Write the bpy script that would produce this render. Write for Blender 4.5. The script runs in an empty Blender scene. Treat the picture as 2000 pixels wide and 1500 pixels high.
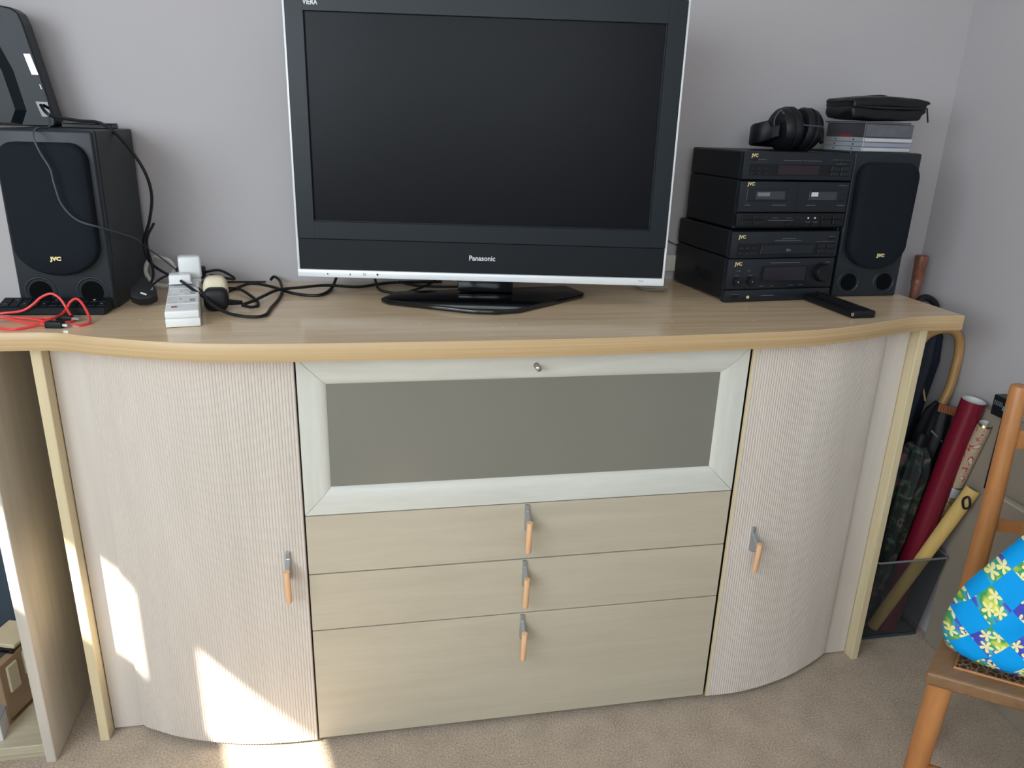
import bpy, bmesh, math, random
from mathutils import Vector, Matrix

random.seed(7)
C = bpy.context.scene.collection
SC = bpy.context.scene
PI = math.pi
R = math.radians

# ------------------------------------------------------------------ camera, light, exposure
cam_d = bpy.data.cameras.new('camera')
cam = bpy.data.objects.new('camera', cam_d)
C.objects.link(cam)
cam_d.sensor_fit = 'HORIZONTAL'
cam_d.sensor_width = 36.0
cam_d.lens = 26.72
cam_d.clip_start = 0.02
def cam_basis(yaw, pitch, roll):
    a, b, c = R(yaw), R(pitch), R(roll)
    f = Vector((-math.sin(a) * math.cos(b), math.cos(a) * math.cos(b), math.sin(b)))
    r = Vector((math.cos(a), math.sin(a), 0.0))
    u = r.cross(f)
    return math.cos(c) * r + math.sin(c) * u, -math.sin(c) * r + math.cos(c) * u, f
r_, u_, f_ = cam_basis(-11.272, -18.9936, 1.8998)
cam.matrix_world = Matrix(((r_.x, u_.x, -f_.x, -0.2004), (r_.y, u_.y, -f_.y, -1.3735), (r_.z, u_.z, -f_.z, 1.308), (0, 0, 0, 1)))
SC.camera = cam

XL, XR, YB, YF, ZC = -2.4, 1.303, 0.4715, -3.4, 2.45     # room limits

w = bpy.data.worlds.new('sky')
SC.world = w
w.use_nodes = True
bg = w.node_tree.nodes['Background']
bg.inputs['Color'].default_value = (0.62, 0.80, 1.0, 1)
bg.inputs['Strength'].default_value = 1.2

sun_d = bpy.data.lights.new('sun', 'SUN')
sun_d.energy = 21.0
sun_d.angle = R(0.53)
sun_d.color = (1.0, 0.92, 0.80)
sun = bpy.data.objects.new('sun', sun_d)
C.objects.link(sun)
sun.rotation_euler = Vector((1.0, 1.0, -1.414)).to_track_quat('-Z', 'Y').to_euler()

def area(name, loc, direction, sx, sy, energy, color):
    d = bpy.data.lights.new(name, 'AREA')
    d.shape = 'RECTANGLE'
    d.size, d.size_y, d.energy, d.color = sx, sy, energy, color
    o = bpy.data.objects.new(name, d)
    C.objects.link(o)
    o.location = loc
    o.rotation_euler = Vector(direction).to_track_quat('-Z', 'Y').to_euler()
    return o
# daylight coming through the side window's blind and through the window behind the camera
BAY = Matrix.Translation((-1.9, -1.2, 0)) @ Matrix.Rotation(math.asin(0.2677), 4, 'Z')      # the window face of the left side
area('window_daylight', BAY @ Vector((0.08, -0.85, 1.55)), BAY.to_3x3() @ Vector((1, 0.0, -0.45)), 2.0, 1.1, 62.0, (0.84, 0.935, 1.0))
area('rear_window_daylight', (-0.45, YF + 0.08, 1.60), (0.0, 1, -0.30), 1.4, 1.2, 30.0, (0.86, 0.945, 1.0))

SC.view_settings.view_transform = 'Standard'
SC.view_settings.look = 'None'
SC.view_settings.exposure = 0.0
SC.view_settings.gamma = 1.0
SC.view_settings.use_curve_mapping = False
SC.cycles.max_bounces = 8
SC.cycles.diffuse_bounces = 5
SC.cycles.transparent_max_bounces = 12
SC.cycles.sample_clamp_indirect = 6.0
SC.cycles.use_denoising = True

# ------------------------------------------------------------------ materials
def lin(c):
    return tuple((v / 12.92 if v <= 0.04045 else ((v + 0.055) / 1.055) ** 2.4) for v in [x / 255.0 for x in c]) + (1.0,)

def base_mat(name):
    m = bpy.data.materials.new(name)
    m.use_nodes = True
    nt = m.node_tree
    return m, nt, nt.nodes['Principled BSDF']

def mat(name, rgb, rough=0.5, metal=0.0, spec=0.5, var=0.04, scale=30.0, bump=0.0, bscale=200.0, coat=0.0, alpha=1.0):
    m, nt, b = base_mat(name)
    tc = nt.nodes.new('ShaderNodeTexCoord')
    n = nt.nodes.new('ShaderNodeTexNoise'); n.inputs['Scale'].default_value = scale; n.inputs['Detail'].default_value = 3
    nt.links.new(tc.outputs['Object'], n.inputs['Vector'])
    rp = nt.nodes.new('ShaderNodeValToRGB')
    c = lin(rgb)
    rp.color_ramp.elements[0].position = 0.3; rp.color_ramp.elements[1].position = 0.7
    rp.color_ramp.elements[0].color = tuple(v * (1 - var) for v in c[:3]) + (1,)
    rp.color_ramp.elements[1].color = tuple(min(1, v * (1 + var)) for v in c[:3]) + (1,)
    nt.links.new(n.outputs['Fac'], rp.inputs['Fac'])
    nt.links.new(rp.outputs['Color'], b.inputs['Base Color'])
    b.inputs['Roughness'].default_value = rough
    b.inputs['Metallic'].default_value = metal
    b.inputs['Specular IOR Level'].default_value = spec
    b.inputs['Coat Weight'].default_value = coat
    b.inputs['Alpha'].default_value = alpha
    if bump:
        n2 = nt.nodes.new('ShaderNodeTexNoise'); n2.inputs['Scale'].default_value = bscale; n2.inputs['Detail'].default_value = 4
        nt.links.new(tc.outputs['Object'], n2.inputs['Vector'])
        bp = nt.nodes.new('ShaderNodeBump'); bp.inputs['Strength'].default_value = bump; bp.inputs['Distance'].default_value = 0.003
        nt.links.new(n2.outputs['Fac'], bp.inputs['Height'])
        nt.links.new(bp.outputs['Normal'], b.inputs['Normal'])
    return m

def wood(name, c0, c1, stretch=(2.0, 40.0, 40.0), rough=0.4, spec=0.5, coat=0.0, scale=1.0, fine=0.35, dist=0.6):
    """long grain: noise stretched along one object axis, plus finer streaks"""
    m, nt, b = base_mat(name)
    tc = nt.nodes.new('ShaderNodeTexCoord')
    mp = nt.nodes.new('ShaderNodeMapping'); mp.inputs['Scale'].default_value = stretch
    nt.links.new(tc.outputs['Object'], mp.inputs['Vector'])
    n = nt.nodes.new('ShaderNodeTexNoise'); n.inputs['Scale'].default_value = scale; n.inputs['Detail'].default_value = 5; n.inputs['Distortion'].default_value = dist
    nt.links.new(mp.outputs['Vector'], n.inputs['Vector'])
    n2 = nt.nodes.new('ShaderNodeTexNoise'); n2.inputs['Scale'].default_value = scale * 5; n2.inputs['Detail'].default_value = 2
    nt.links.new(mp.outputs['Vector'], n2.inputs['Vector'])
    mx = nt.nodes.new('ShaderNodeMath'); mx.operation = 'MULTIPLY_ADD'; mx.inputs[1].default_value = fine
    nt.links.new(n2.outputs['Fac'], mx.inputs[0]); nt.links.new(n.outputs['Fac'], mx.inputs[2])
    rp = nt.nodes.new('ShaderNodeValToRGB')
    rp.color_ramp.elements[0].position = 0.42; rp.color_ramp.elements[1].position = 0.95
    rp.color_ramp.elements[0].color = lin(c0); rp.color_ramp.elements[1].color = lin(c1)
    nt.links.new(mx.outputs[0], rp.inputs['Fac']); nt.links.new(rp.outputs['Color'], b.inputs['Base Color'])
    b.inputs['Roughness'].default_value = rough
    b.inputs['Specular IOR Level'].default_value = spec
    b.inputs['Coat Weight'].default_value = coat
    b.inputs['Coat Roughness'].default_value = 0.12
    return m

M = {}
M['wall'] = mat('wall_paint', (183, 179, 181), 0.85, var=0.015, scale=3, bump=0.06, bscale=90)
M['ceiling'] = mat('ceiling_paint', (225, 224, 222), 0.9)
M['skirt'] = mat('skirting_paint', (214, 208, 196), 0.5)
M['white'] = mat('white_plastic', (228, 230, 230), 0.35, var=0.02)
M['worktop'] = wood('maple_laminate', (205, 178, 144), (226, 203, 170), (3, 45, 45), rough=0.19, spec=0.5)
M['edge'] = wood('honey_edge_band', (176, 147, 106), (202, 174, 132), (0.8, 0.8, 230), rough=0.42, dist=0.1)
M['cream_v'] = wood('cream_maple_upright', (214, 198, 160), (232, 218, 186), (40, 40, 2), rough=0.45)
M['cream_panel'] = wood('cream_maple_panel', (204, 188, 150), (220, 206, 172), (40, 40, 2), rough=0.4)
M['filler'] = wood('pinkish_cream_upright', (197, 189, 180), (209, 201, 192), (30, 30, 1.5), rough=0.5)
M['drawer'] = wood('pale_maple_drawer', (180, 171, 152), (192, 183, 164), (2.5, 30, 30), rough=0.45)
M['rail'] = wood('whitewashed_maple', (196, 197, 188), (212, 213, 205), (3, 30, 30), rough=0.42)
M['rail_v'] = wood('whitewashed_maple_upright', (196, 197, 188), (212, 213, 205), (30, 30, 3), rough=0.42)
M['carcass'] = mat('dark_gap', (60, 48, 38), 0.8)
M['pane'] = mat('smoked_satin_glass', (122, 121, 112), 0.28, spec=0.5, var=0.03, scale=4)
M['metal'] = mat('brushed_grey_metal', (176, 182, 186), 0.38, metal=0.75)
M['nickel'] = mat('satin_nickel', (176, 172, 166), 0.28, metal=0.95)
M['beech'] = wood('beech_dowel', (214, 168, 126), (234, 190, 148), (60, 60, 6), rough=0.45)
M['black'] = mat('black_plastic', (13, 16, 20), 0.42, spec=0.35, var=0.05)
M['black_matt'] = mat('matt_black', (22, 25, 28), 0.6, spec=0.35, var=0.08)
M['bezel'] = mat('charcoal_bezel', (20, 28, 35), 0.4, spec=0.28, var=0.02)
M['bezel_low'] = mat('speaker_strip_black', (14, 19, 25), 0.5, spec=0.25, var=0.02)
M['screen'] = mat('lcd_glass', (11, 13, 19), 0.33, spec=0.13, var=0.02)
M['silver'] = mat('silver_plastic', (226, 230, 232), 0.32, metal=0.1, var=0.02)
M['gloss'] = mat('gloss_black', (12, 14, 17), 0.12, spec=0.6)
M['speaker'] = mat('black_ash_vinyl', (32, 37, 43), 0.5, spec=0.4, var=0.12, scale=80)
M['baffle'] = mat('baffle_plastic', (28, 35, 42), 0.45, spec=0.4)
M['grille'] = mat('grille_cloth', (20, 26, 33), 0.85, spec=0.2, bump=0.25, bscale=900)
M['bore_shade'] = mat('port_darkness', (7, 8, 10), 0.9, spec=0.1)
M['gold'] = mat('gold_print', (226, 208, 150), 0.4, metal=0.3)
M['print'] = mat('grey_print', (92, 101, 108), 0.6)
M['white_print'] = mat('white_print', (214, 218, 220), 0.5)
M['fascia'] = mat('fascia_black', (22, 28, 35), 0.4, spec=0.38, var=0.03)
M['recess'] = mat('recess_black', (12, 15, 19), 0.35, spec=0.35)
M['red_disp'] = mat('dark_red_display', (34, 22, 29), 0.2)
M['purple_disp'] = mat('dark_purple_display', (29, 25, 37), 0.2)
M['tape_glass'] = mat('tape_window', (52, 58, 65), 0.25)
M['tape_label'] = mat('tape_label', (112, 118, 124), 0.4)
M['tape_white'] = mat('tape_label_white', (206, 208, 208), 0.5)
M['rubber'] = mat('black_rubber', (20, 22, 25), 0.55, spec=0.35)
M['grey_wire'] = mat('grey_wire', (62, 72, 80), 0.5)
M['white_wire'] = mat('white_wire', (206, 202, 194), 0.5)
M['red_cable'] = mat('red_cable', (226, 66, 62), 0.4)
M['usb'] = mat('usb_metal', (196, 198, 200), 0.3, metal=0.8)
M['cream_plastic'] = mat('cream_plastic', (214, 204, 176), 0.45)
M['socket_line'] = mat('socket_line', (168, 172, 174), 0.6)
M['red_switch'] = mat('red_switch', (150, 30, 34), 0.3)
M['cd_clear'] = mat('cd_case_plastic', (150, 154, 160), 0.15, spec=0.6)
M['cd_white'] = mat('cd_spine_white', (196, 200, 202), 0.3)
M['cd_lilac'] = mat('cd_spine_lilac', (150, 152, 172), 0.3)
M['cd_grey'] = mat('cd_box_grey', (96, 98, 106), 0.3, var=0.15, scale=40)
M['cd_dark'] = mat('cd_box_dark', (62, 60, 66), 0.3, var=0.1)
M['cd_red'] = mat('cd_red_print', (140, 38, 42), 0.3)
M['leather'] = mat('black_leather', (11, 14, 18), 0.42, spec=0.4, bump=0.2, bscale=300)
M['pad'] = mat('ear_pad', (14, 17, 21), 0.5, spec=0.35, bump=0.15, bscale=400)
M['dish'] = mat('silver_dish', (200, 204, 206), 0.18, metal=0.9)
M['cardboard'] = mat('grey_card', (150, 140, 126), 0.75, var=0.04, scale=8)
M['card_light'] = mat('pale_card', (186, 178, 162), 0.75)
M['black_card'] = mat('black_card', (24, 26, 32), 0.35)
M['cyan'] = mat('cyan_print', (70, 150, 176), 0.5)
M['maroon'] = mat('maroon_gloss_paper', (116, 22, 44), 0.28, spec=0.5)
M['paper_white'] = mat('paper_white', (206, 208, 206), 0.6)
M['foil'] = mat('gold_foil', (150, 134, 98), 0.25, metal=0.7, var=0.5, scale=120)
M['silver_tape'] = mat('silver_tape', (190, 194, 206), 0.3, metal=0.4)
M['yellow_wood'] = wood('pale_yellow_wood', (206, 172, 96), (228, 196, 126), (30, 30, 3), rough=0.4)
M['cane'] = wood('bamboo_cane', (166, 126, 76), (190, 150, 96), (30, 30, 4), rough=0.4)
M['stick'] = wood('red_brown_wood', (104, 62, 48), (160, 104, 82), (60, 60, 25), rough=0.35)
M['navy'] = mat('navy_cloth', (16, 28, 44), 0.7, var=0.2)
M['umb_black'] = mat('black_umbrella_cloth', (14, 17, 24), 0.6, var=0.2)
M['tassel'] = mat('copper_tassel', (150, 92, 58), 0.6)
M['slate'] = mat('slate_blue_cloth', (70, 88, 102), 0.8)
M['chair'] = wood('orange_pine', (156, 100, 54), (188, 130, 78), (30, 30, 4), rough=0.35)
M['chair_seat'] = wood('brown_seat_wood', (112, 82, 56), (140, 106, 74), (6, 40, 40), rough=0.4)
M['orange_box'] = wood('orange_box_wood', (176, 108, 66), (204, 134, 86), (30, 30, 4), rough=0.5)
M['tan_box'] = mat('tan_box_side', (146, 122, 96), 0.6)
M['cream_block'] = mat('cream_block', (190, 178, 150), 0.6)
M['shelf'] = wood('shelf_maple', (176, 166, 142), (196, 186, 162), (3, 40, 40), rough=0.45)
M['shelf_v'] = wood('shelf_maple_upright', (190, 182, 170), (206, 198, 187), (40, 40, 3), rough=0.45)
M['shelf_dark'] = mat('dark_slate', (48, 64, 76), 0.6)
M['grey_plastic'] = mat('grey_plastic', (128, 130, 134), 0.5)
M['chips'] = mat('pale_scuff', (206, 196, 178), 0.6)

def carpet_mat():
    m, nt, b = base_mat('taupe_carpet')
    tc = nt.nodes.new('ShaderNodeTexCoord')
    n = nt.nodes.new('ShaderNodeTexNoise'); n.inputs['Scale'].default_value = 230; n.inputs['Detail'].default_value = 4; n.inputs['Roughness'].default_value = 0.7
    n3 = nt.nodes.new('ShaderNodeTexNoise'); n3.inputs['Scale'].default_value = 14; n3.inputs['Detail'].default_value = 3
    for q in (n, n3): nt.links.new(tc.outputs['Object'], q.inputs['Vector'])
    mx = nt.nodes.new('ShaderNodeMath'); mx.operation = 'MULTIPLY_ADD'; mx.inputs[1].default_value = 0.25
    nt.links.new(n3.outputs['Fac'], mx.inputs[0]); nt.links.new(n.outputs['Fac'], mx.inputs[2])
    rp = nt.nodes.new('ShaderNodeValToRGB')
    rp.color_ramp.elements[0].position = 0.42; rp.color_ramp.elements[1].position = 0.84
    rp.color_ramp.elements[0].color = lin((152, 135, 117)); rp.color_ramp.elements[1].color = lin((224, 206, 185))
    nt.links.new(mx.outputs[0], rp.inputs['Fac']); nt.links.new(rp.outputs['Color'], b.inputs['Base Color'])
    b.inputs['Roughness'].default_value = 0.95; b.inputs['Specular IOR Level'].default_value = 0.1
    b.inputs['Sheen Weight'].default_value = 0.15
    bp = nt.nodes.new('ShaderNodeBump'); bp.inputs['Strength'].default_value = 0.8; bp.inputs['Distance'].default_value = 0.006
    nt.links.new(n.outputs['Fac'], bp.inputs['Height']); nt.links.new(bp.outputs['Normal'], b.inputs['Normal'])
    return m
M['carpet'] = carpet_mat()

def bin_mat():
    m, nt, b = base_mat('smoky_clear_plastic')
    b.inputs['Base Color'].default_value = lin((52, 60, 66)); b.inputs['Roughness'].default_value = 0.25
    b.inputs['Alpha'].default_value = 0.5
    return m
M['bin'] = bin_mat()

def floral_mat(name, cols, scale):
    m, nt, b = base_mat(name)
    tc = nt.nodes.new('ShaderNodeTexCoord')
    v = nt.nodes.new('ShaderNodeTexNoise'); v.inputs['Scale'].default_value = scale; v.inputs['Detail'].default_value = 1.5; v.inputs['Distortion'].default_value = 1.2
    nt.links.new(tc.outputs['Object'], v.inputs['Vector'])
    rp = nt.nodes.new('ShaderNodeValToRGB'); rp.color_ramp.interpolation = 'CONSTANT'
    el = rp.color_ramp.elements
    el[0].position = 0.0; el[0].color = lin(cols[0][1]); el[1].position = cols[1][0]; el[1].color = lin(cols[1][1])
    for p, c in cols[2:]:
        e = el.new(p); e.color = lin(c)
    nt.links.new(v.outputs['Fac'], rp.inputs['Fac']); nt.links.new(rp.outputs['Color'], b.inputs['Base Color'])
    b.inputs['Roughness'].default_value = 0.7
    return m
M['floral'] = floral_mat('dark_floral_cloth', [(0, (18, 24, 28)), (0.46, (20, 34, 34)), (0.53, (44, 66, 44)), (0.59, (82, 78, 92)), (0.64, (120, 62, 54)), (0.67, (22, 30, 32))], 22)
M['flower_paper'] = floral_mat('red_flower_paper', [(0, (176, 158, 132)), (0.57, (186, 168, 142)), (0.62, (176, 66, 52)), (0.68, (196, 188, 180))], 45)

def quilt_mat():
    """patchwork: plain turquoise squares on point between batik squares with small pale flowers (UV = metres on the cloth)"""
    m, nt, b = base_mat('turquoise_patchwork_quilt')
    N, Lk = nt.nodes.new, nt.links.new
    uv = N('ShaderNodeUVMap'); uv.uv_map = 'UVMap'
    mp = N('ShaderNodeMapping'); mp.inputs['Rotation'].default_value = (0, 0, R(38)); mp.inputs['Location'].default_value = (0.008, 0.014, 0)
    Lk(uv.outputs['UV'], mp.inputs['Vector'])
    ck = N('ShaderNodeTexChecker'); ck.inputs['Scale'].default_value = 1 / 0.0405
    Lk(mp.outputs['Vector'], ck.inputs['Vector'])
    # batik ground: green / violet / aqua clouds
    n = N('ShaderNodeTexNoise'); n.inputs['Scale'].default_value = 26; n.inputs['Detail'].default_value = 2
    Lk(uv.outputs['UV'], n.inputs['Vector'])
    rp = N('ShaderNodeValToRGB'); el = rp.color_ramp.elements
    el[0].position = 0.36; el[0].color = lin((66, 74, 176)); el[1].position = 0.66; el[1].color = lin((206, 214, 90))
    e = el.new(0.45); e.color = lin((74, 96, 190)); e = el.new(0.5); e.color = lin((60, 170, 190)); e = el.new(0.56); e.color = lin((58, 150, 84))
    Lk(n.outputs['Fac'], rp.inputs['Fac'])
    # five-petalled flowers in voronoi cells
    vo = N('ShaderNodeTexVoronoi'); vo.voronoi_dimensions = '2D'; vo.inputs['Scale'].default_value = 46; vo.inputs['Randomness'].default_value = 0.8
    Lk(uv.outputs['UV'], vo.inputs['Vector'])
    sc = N('ShaderNodeVectorMath'); sc.operation = 'SCALE'; sc.inputs['Scale'].default_value = 46
    Lk(uv.outputs['UV'], sc.inputs[0])
    sc2 = N('ShaderNodeVectorMath'); sc2.operation = 'SCALE'; sc2.inputs['Scale'].default_value = 46
    Lk(vo.outputs['Position'], sc2.inputs[0])
    df = N('ShaderNodeVectorMath'); df.operation = 'SUBTRACT'
    Lk(sc.outputs[0], df.inputs[0]); Lk(sc2.outputs[0], df.inputs[1])
    sp = N('ShaderNodeSeparateXYZ'); Lk(df.outputs[0], sp.inputs[0])
    at = N('ShaderNodeMath'); at.operation = 'ARCTAN2'; Lk(sp.outputs['Y'], at.inputs[0]); Lk(sp.outputs['X'], at.inputs[1])
    m5 = N('ShaderNodeMath'); m5.operation = 'MULTIPLY'; m5.inputs[1].default_value = 2.5; Lk(at.outputs[0], m5.inputs[0])
    cs = N('ShaderNodeMath'); cs.operation = 'COSINE'; Lk(m5.outputs[0], cs.inputs[0])
    ab = N('ShaderNodeMath'); ab.operation = 'ABSOLUTE'; Lk(cs.outputs[0], ab.inputs[0])
    rr = N('ShaderNodeMath'); rr.operation = 'MULTIPLY_ADD'; rr.inputs[1].default_value = 0.46; rr.inputs[2].default_value = 0.04; Lk(ab.outputs[0], rr.inputs[0])
    lt = N('ShaderNodeMath'); lt.operation = 'LESS_THAN'; Lk(vo.outputs['Distance'], lt.inputs[0]); Lk(rr.outputs[0], lt.inputs[1])
    fl = N('ShaderNodeMix'); fl.data_type = 'RGBA'; Lk(lt.outputs[0], fl.inputs['Factor']); Lk(rp.outputs['Color'], fl.inputs['A']); fl.inputs['B'].default_value = lin((236, 228, 160))
    mx = N('ShaderNodeMix'); mx.data_type = 'RGBA'; Lk(ck.outputs['Fac'], mx.inputs['Factor'])
    Lk(fl.outputs['Result'], mx.inputs['A']); mx.inputs['B'].default_value = lin((0, 152, 226))
    Lk(mx.outputs['Result'], b.inputs['Base Color'])
    b.inputs['Roughness'].default_value = 0.75; b.inputs['Specular IOR Level'].default_value = 0.2
    nb = N('ShaderNodeTexNoise'); nb.inputs['Scale'].default_value = 30
    Lk(uv.outputs['UV'], nb.inputs['Vector'])
    bp = N('ShaderNodeBump'); bp.inputs['Strength'].default_value = 0.35; bp.inputs['Distance'].default_value = 0.01
    Lk(nb.outputs['Fac'], bp.inputs['Height']); Lk(bp.outputs['Normal'], b.inputs['Normal'])
    return m
M['quilt'] = quilt_mat()

def wicker_mat():
    m, nt, b = base_mat('dark_woven_cane')
    tc = nt.nodes.new('ShaderNodeTexCoord')
    w1 = nt.nodes.new('ShaderNodeTexVoronoi'); w1.inputs['Scale'].default_value = 95; w1.feature = 'DISTANCE_TO_EDGE'
    nt.links.new(tc.outputs['Object'], w1.inputs['Vector'])
    rp = nt.nodes.new('ShaderNodeValToRGB')
    rp.color_ramp.elements[0].position = 0.02; rp.color_ramp.elements[0].color = lin((150, 118, 90))
    rp.color_ramp.elements[1].position = 0.12; rp.color_ramp.elements[1].color = lin((62, 46, 36))
    nt.links.new(w1.outputs['Distance'], rp.inputs['Fac']); nt.links.new(rp.outputs['Color'], b.inputs['Base Color'])
    b.inputs['Roughness'].default_value = 0.6
    return m
M['wicker'] = wicker_mat()

# ------------------------------------------------------------------ mesh helpers
def NB(): return bmesh.new()

def box(bm, c, s, rz=0.0, bev=0.0, seg=1, rot=None):
    mtx = Matrix.Translation(Vector(c)) @ (rot if rot is not None else Matrix.Rotation(rz, 4, 'Z')) @ Matrix.Diagonal((s[0], s[1], s[2], 1.0))
    r = bmesh.ops.create_cube(bm, size=1.0, matrix=mtx)
    if bev > 0:
        es = list({e for v in r['verts'] for e in v.link_edges})
        bmesh.ops.bevel(bm, geom=es, offset=bev, segments=seg, profile=0.5, affect='EDGES', clamp_overlap=True)
    return bm

def b3(bm, x0, x1, y0, y1, z0, z1, bev=0.0, seg=1):
    return box(bm, ((x0 + x1) / 2, (y0 + y1) / 2, (z0 + z1) / 2), (abs(x1 - x0), abs(y1 - y0), abs(z1 - z0)), bev=bev, seg=seg)

def prism(bm, pts, vec, bev=0.0, seg=1):
    """closed polygon of 3-D points swept along vec"""
    vec = Vector(vec)
    a = [bm.verts.new(Vector(p)) for p in pts]
    f0 = bm.faces.new(a)
    r = bmesh.ops.extrude_face_region(bm, geom=[f0])
    nv = [g for g in r['geom'] if isinstance(g, bmesh.types.BMVert)]
    for v in nv: v.co += vec
    allv = a + nv
    fs = list({f for v in allv for f in v.link_faces})
    bmesh.ops.recalc_face_normals(bm, faces=fs)
    if bev > 0:
        es = [e for e in {e for v in allv for e in v.link_edges} if len(e.link_faces) == 2 and e.calc_face_angle(0) > 0.6]
        bmesh.ops.bevel(bm, geom=es, offset=bev, segments=seg, profile=0.5, affect='EDGES', clamp_overlap=True)
    return bm

def catmull(pts, n=6, closed=False):
    P = [Vector(p) for p in pts]
    if len(P) < 3 or n <= 1: return P
    out = []
    L = len(P)
    rng = range(L) if closed else range(L - 1)
    for i in rng:
        p0 = P[(i - 1) % L] if (closed or i > 0) else P[0] * 2 - P[1]
        p1, p2 = P[i], P[(i + 1) % L]
        p3 = P[(i + 2) % L] if (closed or i + 2 < L) else P[-1] * 2 - P[-2]
        for k in range(n):
            t = k / n
            out.append(0.5 * ((2 * p1) + (p2 - p0) * t + (2 * p0 - 5 * p1 + 4 * p2 - p3) * t * t + (3 * p1 - p0 - 3 * p2 + p3) * t ** 3))
    if not closed: out.append(P[-1])
    return out

def tube(bm, pts, r, seg=8, closed=False, cap=True):
    """sweep a circle; r is a number or a list of radii"""
    P = [Vector(p) for p in pts]
    n = len(P)
    rad = r if isinstance(r, (list, tuple)) else [r] * n
    rings = []
    nrm = None
    for i in range(n):
        if closed: t = P[(i + 1) % n] - P[i - 1]
        elif i == 0: t = P[1] - P[0]
        elif i == n - 1: t = P[-1] - P[-2]
        else: t = P[i + 1] - P[i - 1]
        t.normalize()
        if nrm is None:
            nrm = t.orthogonal().normalized()
        else:
            nrm = (nrm - t * nrm.dot(t))
            nrm = nrm.normalized() if nrm.length > 1e-6 else t.orthogonal().normalized()
        bn = t.cross(nrm)
        rings.append([bm.verts.new(P[i] + (nrm * math.cos(2 * PI * k / seg) + bn * math.sin(2 * PI * k / seg)) * rad[i]) for k in range(seg)])
    for i in range(n if closed else n - 1):
        a, b = rings[i], rings[(i + 1) % n]
        for k in range(seg):
            bm.faces.new((a[k], a[(k + 1) % seg], b[(k + 1) % seg], b[k]))
    if cap and not closed:
        bm.faces.new(list(reversed(rings[0]))); bm.faces.new(rings[-1])
    return bm

def cyl(bm, a, b, r0, r1=None, seg=20):
    return tube(bm, [a, b], [r0, r0 if r1 is None else r1], seg)

def lathe(bm, prof, mtx, seg=24, cap=True):
    """profile of (r, h) turned round the local z axis of mtx"""
    rings = []
    for r, h in prof:
        rings.append([bm.verts.new(mtx @ Vector((max(r, 1e-4) * math.cos(2 * PI * k / seg), max(r, 1e-4) * math.sin(2 * PI * k / seg), h))) for k in range(seg)])
    for a, b in zip(rings, rings[1:]):
        for k in range(seg):
            bm.faces.new((a[k], a[(k + 1) % seg], b[(k + 1) % seg], b[k]))
    if cap:
        bm.faces.new(list(reversed(rings[0]))); bm.faces.new(rings[-1])
    return bm

def obj(name, bm, m, parent=None, smooth=False, world=False, angle=40, fix=True):
    if fix: bmesh.ops.recalc_face_normals(bm, faces=bm.faces)
    me = bpy.data.meshes.new(name)
    bm.to_mesh(me); bm.free()
    if m is not None: me.materials.append(M[m] if isinstance(m, str) else m)
    if smooth:
        for p in me.polygons: p.use_smooth = True
        try: me.set_sharp_from_angle(angle=R(angle))
        except Exception: pass
    o = bpy.data.objects.new(name, me)
    C.objects.link(o)
    if parent is not None:
        o.parent = parent
        if world:
            o.matrix_parent_inverse = root_matrix(parent).inverted()
    return o

def root_matrix(o):
    m = Matrix.LocRotScale(o.location, o.rotation_euler, o.scale)
    if o.parent is not None:
        m = root_matrix(o.parent) @ o.matrix_parent_inverse @ m
    return m

def thing(name, label, cat, loc=(0, 0, 0), rz=0.0, group=None):
    o = bpy.data.objects.new(name, None)
    C.objects.link(o)
    o.empty_display_size = 0.02
    o.location = loc; o.rotation_euler = (0, 0, rz)
    o['label'] = label; o['category'] = cat
    if group: o['group'] = group
    return o

def tag(o, label, cat, group=None):
    o['label'] = label; o['category'] = cat
    if group: o['group'] = group
    return o

def struct(name, bm, m, parent=None):
    o = obj(name, bm, m, parent)
    if parent is None: o['kind'] = 'structure'
    return o

def text(name, body, size, m, parent, mtx, depth=0.0006, bold=0.0, sx=1.0):
    cu = bpy.data.curves.new(name, 'FONT')
    cu.body = body; cu.size = size; cu.extrude = depth / 2; cu.offset = bold
    cu.align_x = 'CENTER'; cu.align_y = 'CENTER'; cu.resolution_u = 3
    tmp = bpy.data.objects.new(name + '_tmp', cu)
    C.objects.link(tmp)
    dg = bpy.context.evaluated_depsgraph_get()
    me = bpy.data.meshes.new_from_object(tmp.evaluated_get(dg))
    me.name = name
    bpy.data.objects.remove(tmp, do_unlink=True)
    me.transform(mtx @ Matrix.Diagonal((sx, 1, 1, 1)))
    me.materials.clear(); me.materials.append(M[m])
    o = bpy.data.objects.new(name, me)
    C.objects.link(o)
    o.parent = parent
    return o

# text standing on a face that looks towards -y (x right, z up)
def face_mtx(x, y, z):
    return Matrix.Translation((x, y, z)) @ Matrix.Rotation(PI / 2, 4, 'X')

# ------------------------------------------------------------------ the room
T = 0.12
bx = lambda y: -1.9 - 0.2778 * (y + 1.2) - 0.124       # outer line of the splayed window wall
plan = [(bx(YF - T), YF - T), (XR + T, YF - T), (XR + T, YB + T), (bx(YB + T), YB + T)]
struct('floor', prism(NB(), [(x, y, -0.1) for x, y in plan], (0, 0, 0.1)), 'carpet')
struct('ceiling', prism(NB(), [(x, y, ZC) for x, y in plan], (0, 0, 0.1)), 'ceiling')
struct('wall_back', b3(NB(), bx(YB), XR + T, YB, YB + T, 0, ZC), 'wall')
struct('wall_right', b3(NB(), XR, XR + T, YF - T, YB, 0, ZC), 'wall')
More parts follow.
